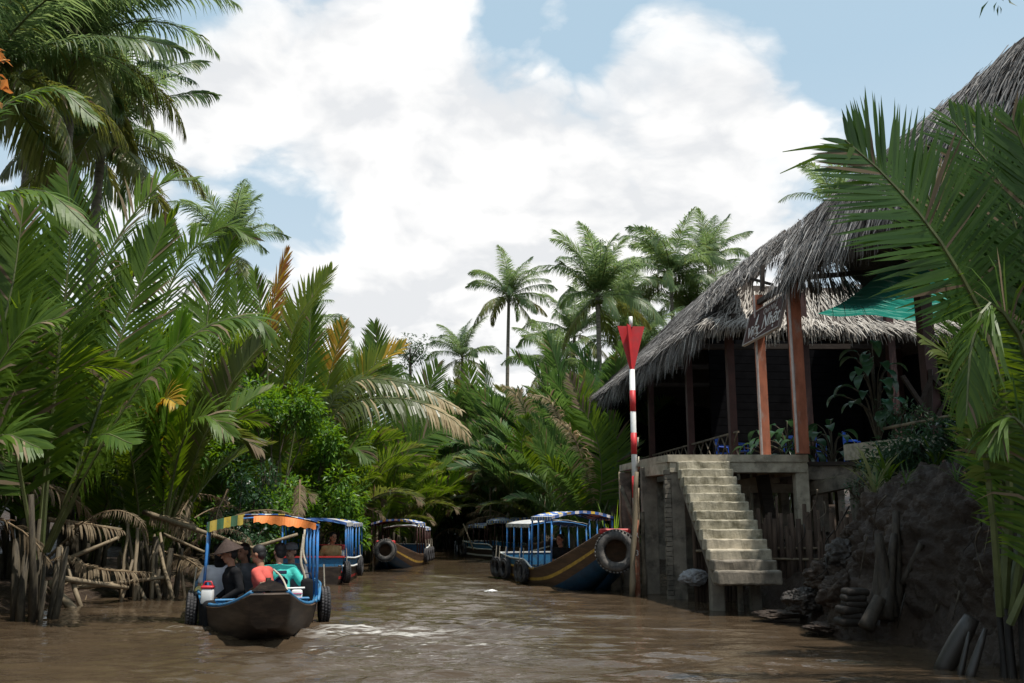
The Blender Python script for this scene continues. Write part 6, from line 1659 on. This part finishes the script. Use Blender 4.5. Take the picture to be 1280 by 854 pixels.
# bare roots and weeds on the face of the bank
for i in range(26):
    y = 9.4 + 7.0 * rv.random(); x = bank_edge(y) + rv.uniform(.25, 1.1); z = rv.uniform(.5, 2.2); a = Vector((x - .25, y, z))
    mb = MB(); c = bez([(0, 0, 0), (rv.uniform(-.15, 0), rv.uniform(-.15, .15), -.2), (rv.uniform(-.25, -.05), rv.uniform(-.3, .3), -rv.uniform(.35, .7))], 7)
    mb.tube(c, [.016 - .0018 * k_ for k_ in range(7)], 5); tag(mb.build('bare_root', deadwood if i % 3 else stalk_dark, None, True, loc=a), 'thin bare root hanging out of the mud bank', 'root', 'bare roots in the mud bank')
for i in range(9):
    y = 11.5 + 4.6 * rv.random(); x = bank_edge(y) + rv.uniform(1.2, 1.9)
    blade_plant('weed_tuft', (x, y, 2.25), 14, .5, .022, rv.choice((nipa_cool, palegrass, nipa_deep)), 'small weed tuft on the lip of the mud bank', 'weed', 'weeds on the mud bank', 70 + i, th=(5, 80))
# root clump and nipa stump on the mud bank
stp = thing('nipa_stump', P(1105, 765, 13.55), 'dark cut nipa stump with pointed stalks on the mud bank', 'stump'); O4 = P(1105, 765, 13.55)
for a, b, r0_, r1_ in (((1112, 772, 13.45), (1098, 668, 13.65), .14, .06), ((1106, 774, 13.35), (1118, 668, 13.75), .12, .05), ((1122, 760, 13.55), (1120, 640, 13.85), .09, .05), ((1095, 770, 13.55), (1102, 690, 13.65), .1, .07), ((1128, 730, 13.55), (1152, 680, 13.35), .05, .045), ((1082, 785, 13.15), (1100, 748, 13.25), .11, .09)):
    mb = MB(); a, b = P(*a) - O4, P(*b) - O4; mb.tube(bez([a, a.lerp(b, .5), b], 6), [r0_ + (r1_ - r0_) * i / 5 for i in range(6)], 9); mb.build('stalk', stump_wood, stp, True)
def rock(name, c, size, m, label, cat, seed, group=None, amp=.45):
    r = Vector((seed * 3.1, seed * 1.7, 0)); bm = bmesh.new(); bmesh.ops.create_icosphere(bm, subdivisions=5, radius=1)
    for v in bm.verts:
        n_ = noise.fractal(v.co * 1.6 + r, .8, 2.1, 5) * amp + noise.noise(v.co * 7 + r) * .10 + noise.noise(v.co * 15 + r) * .05
        v.co = v.co * (1 + n_); v.co = Vector((v.co.x * size[0], v.co.y * size[1], v.co.z * size[2]))
    me = bpy.data.meshes.new(name); bm.to_mesh(me); bm.free(); me.materials.append(m); me.polygons.foreach_set('use_smooth', [True] * len(me.polygons))
    return tag(link_mesh(name, me, None, c), label, cat, group)
rock('grey_sack', P(868, 722, 20.2), (.30, .22, .17), sack, 'pale grey sack lying under the left side of the steps', 'sack', 33, amp=.22)
for i, (px, py, D, s, m, l) in enumerate(((1074, 672, 15.6, (.24, .28, .24), mud, 'highest dark mud clump of the slanting ridge right of the steps'), (1052, 696, 15.5, (.25, .3, .26), pale_mud, 'second pale mud clump down the slanting ridge'), (1030, 722, 15.5, (.30, .34, .22), mud, 'third dark mud clump down the slanting ridge'), (1005, 750, 15.6, (.32, .3, .20), pale_mud, 'low pale mud heap at the foot of the slanting ridge'), (975, 768, 16.2, (.4, .3, .06), mud, 'flat mud lump at the foot of the steps'), (1035, 784, 14.6, (.38, .25, .07), mud, 'wet mud lump in front of the sacks'), (1050, 745, 14.8, (.3, .3, .3), mud, 'dark mud lump behind the sacks'))):
    rock('mud_mound', P(px, py, D), s, m, l, 'mud mound', i + 1, amp=.4)
p = P(615, 746, 22.9); p.z = .015; o = rock('floating_bag', p, (.14, .08, .028), white_plastic, 'white scrap of plastic floating in the middle of the creek', 'litter', 21)
pole(P(613, 690, 43.5), P(613, 610, 43.8), .06, deadwood, 'grey mooring stake behind the farthest boat', 'mooring_stake', 'stake')
pole(P(592, 688, 41), P(579, 655, 41.2), .035, bamboo, 'thin oar leaning at the stern of the farthest boat', 'oar', 'oar')
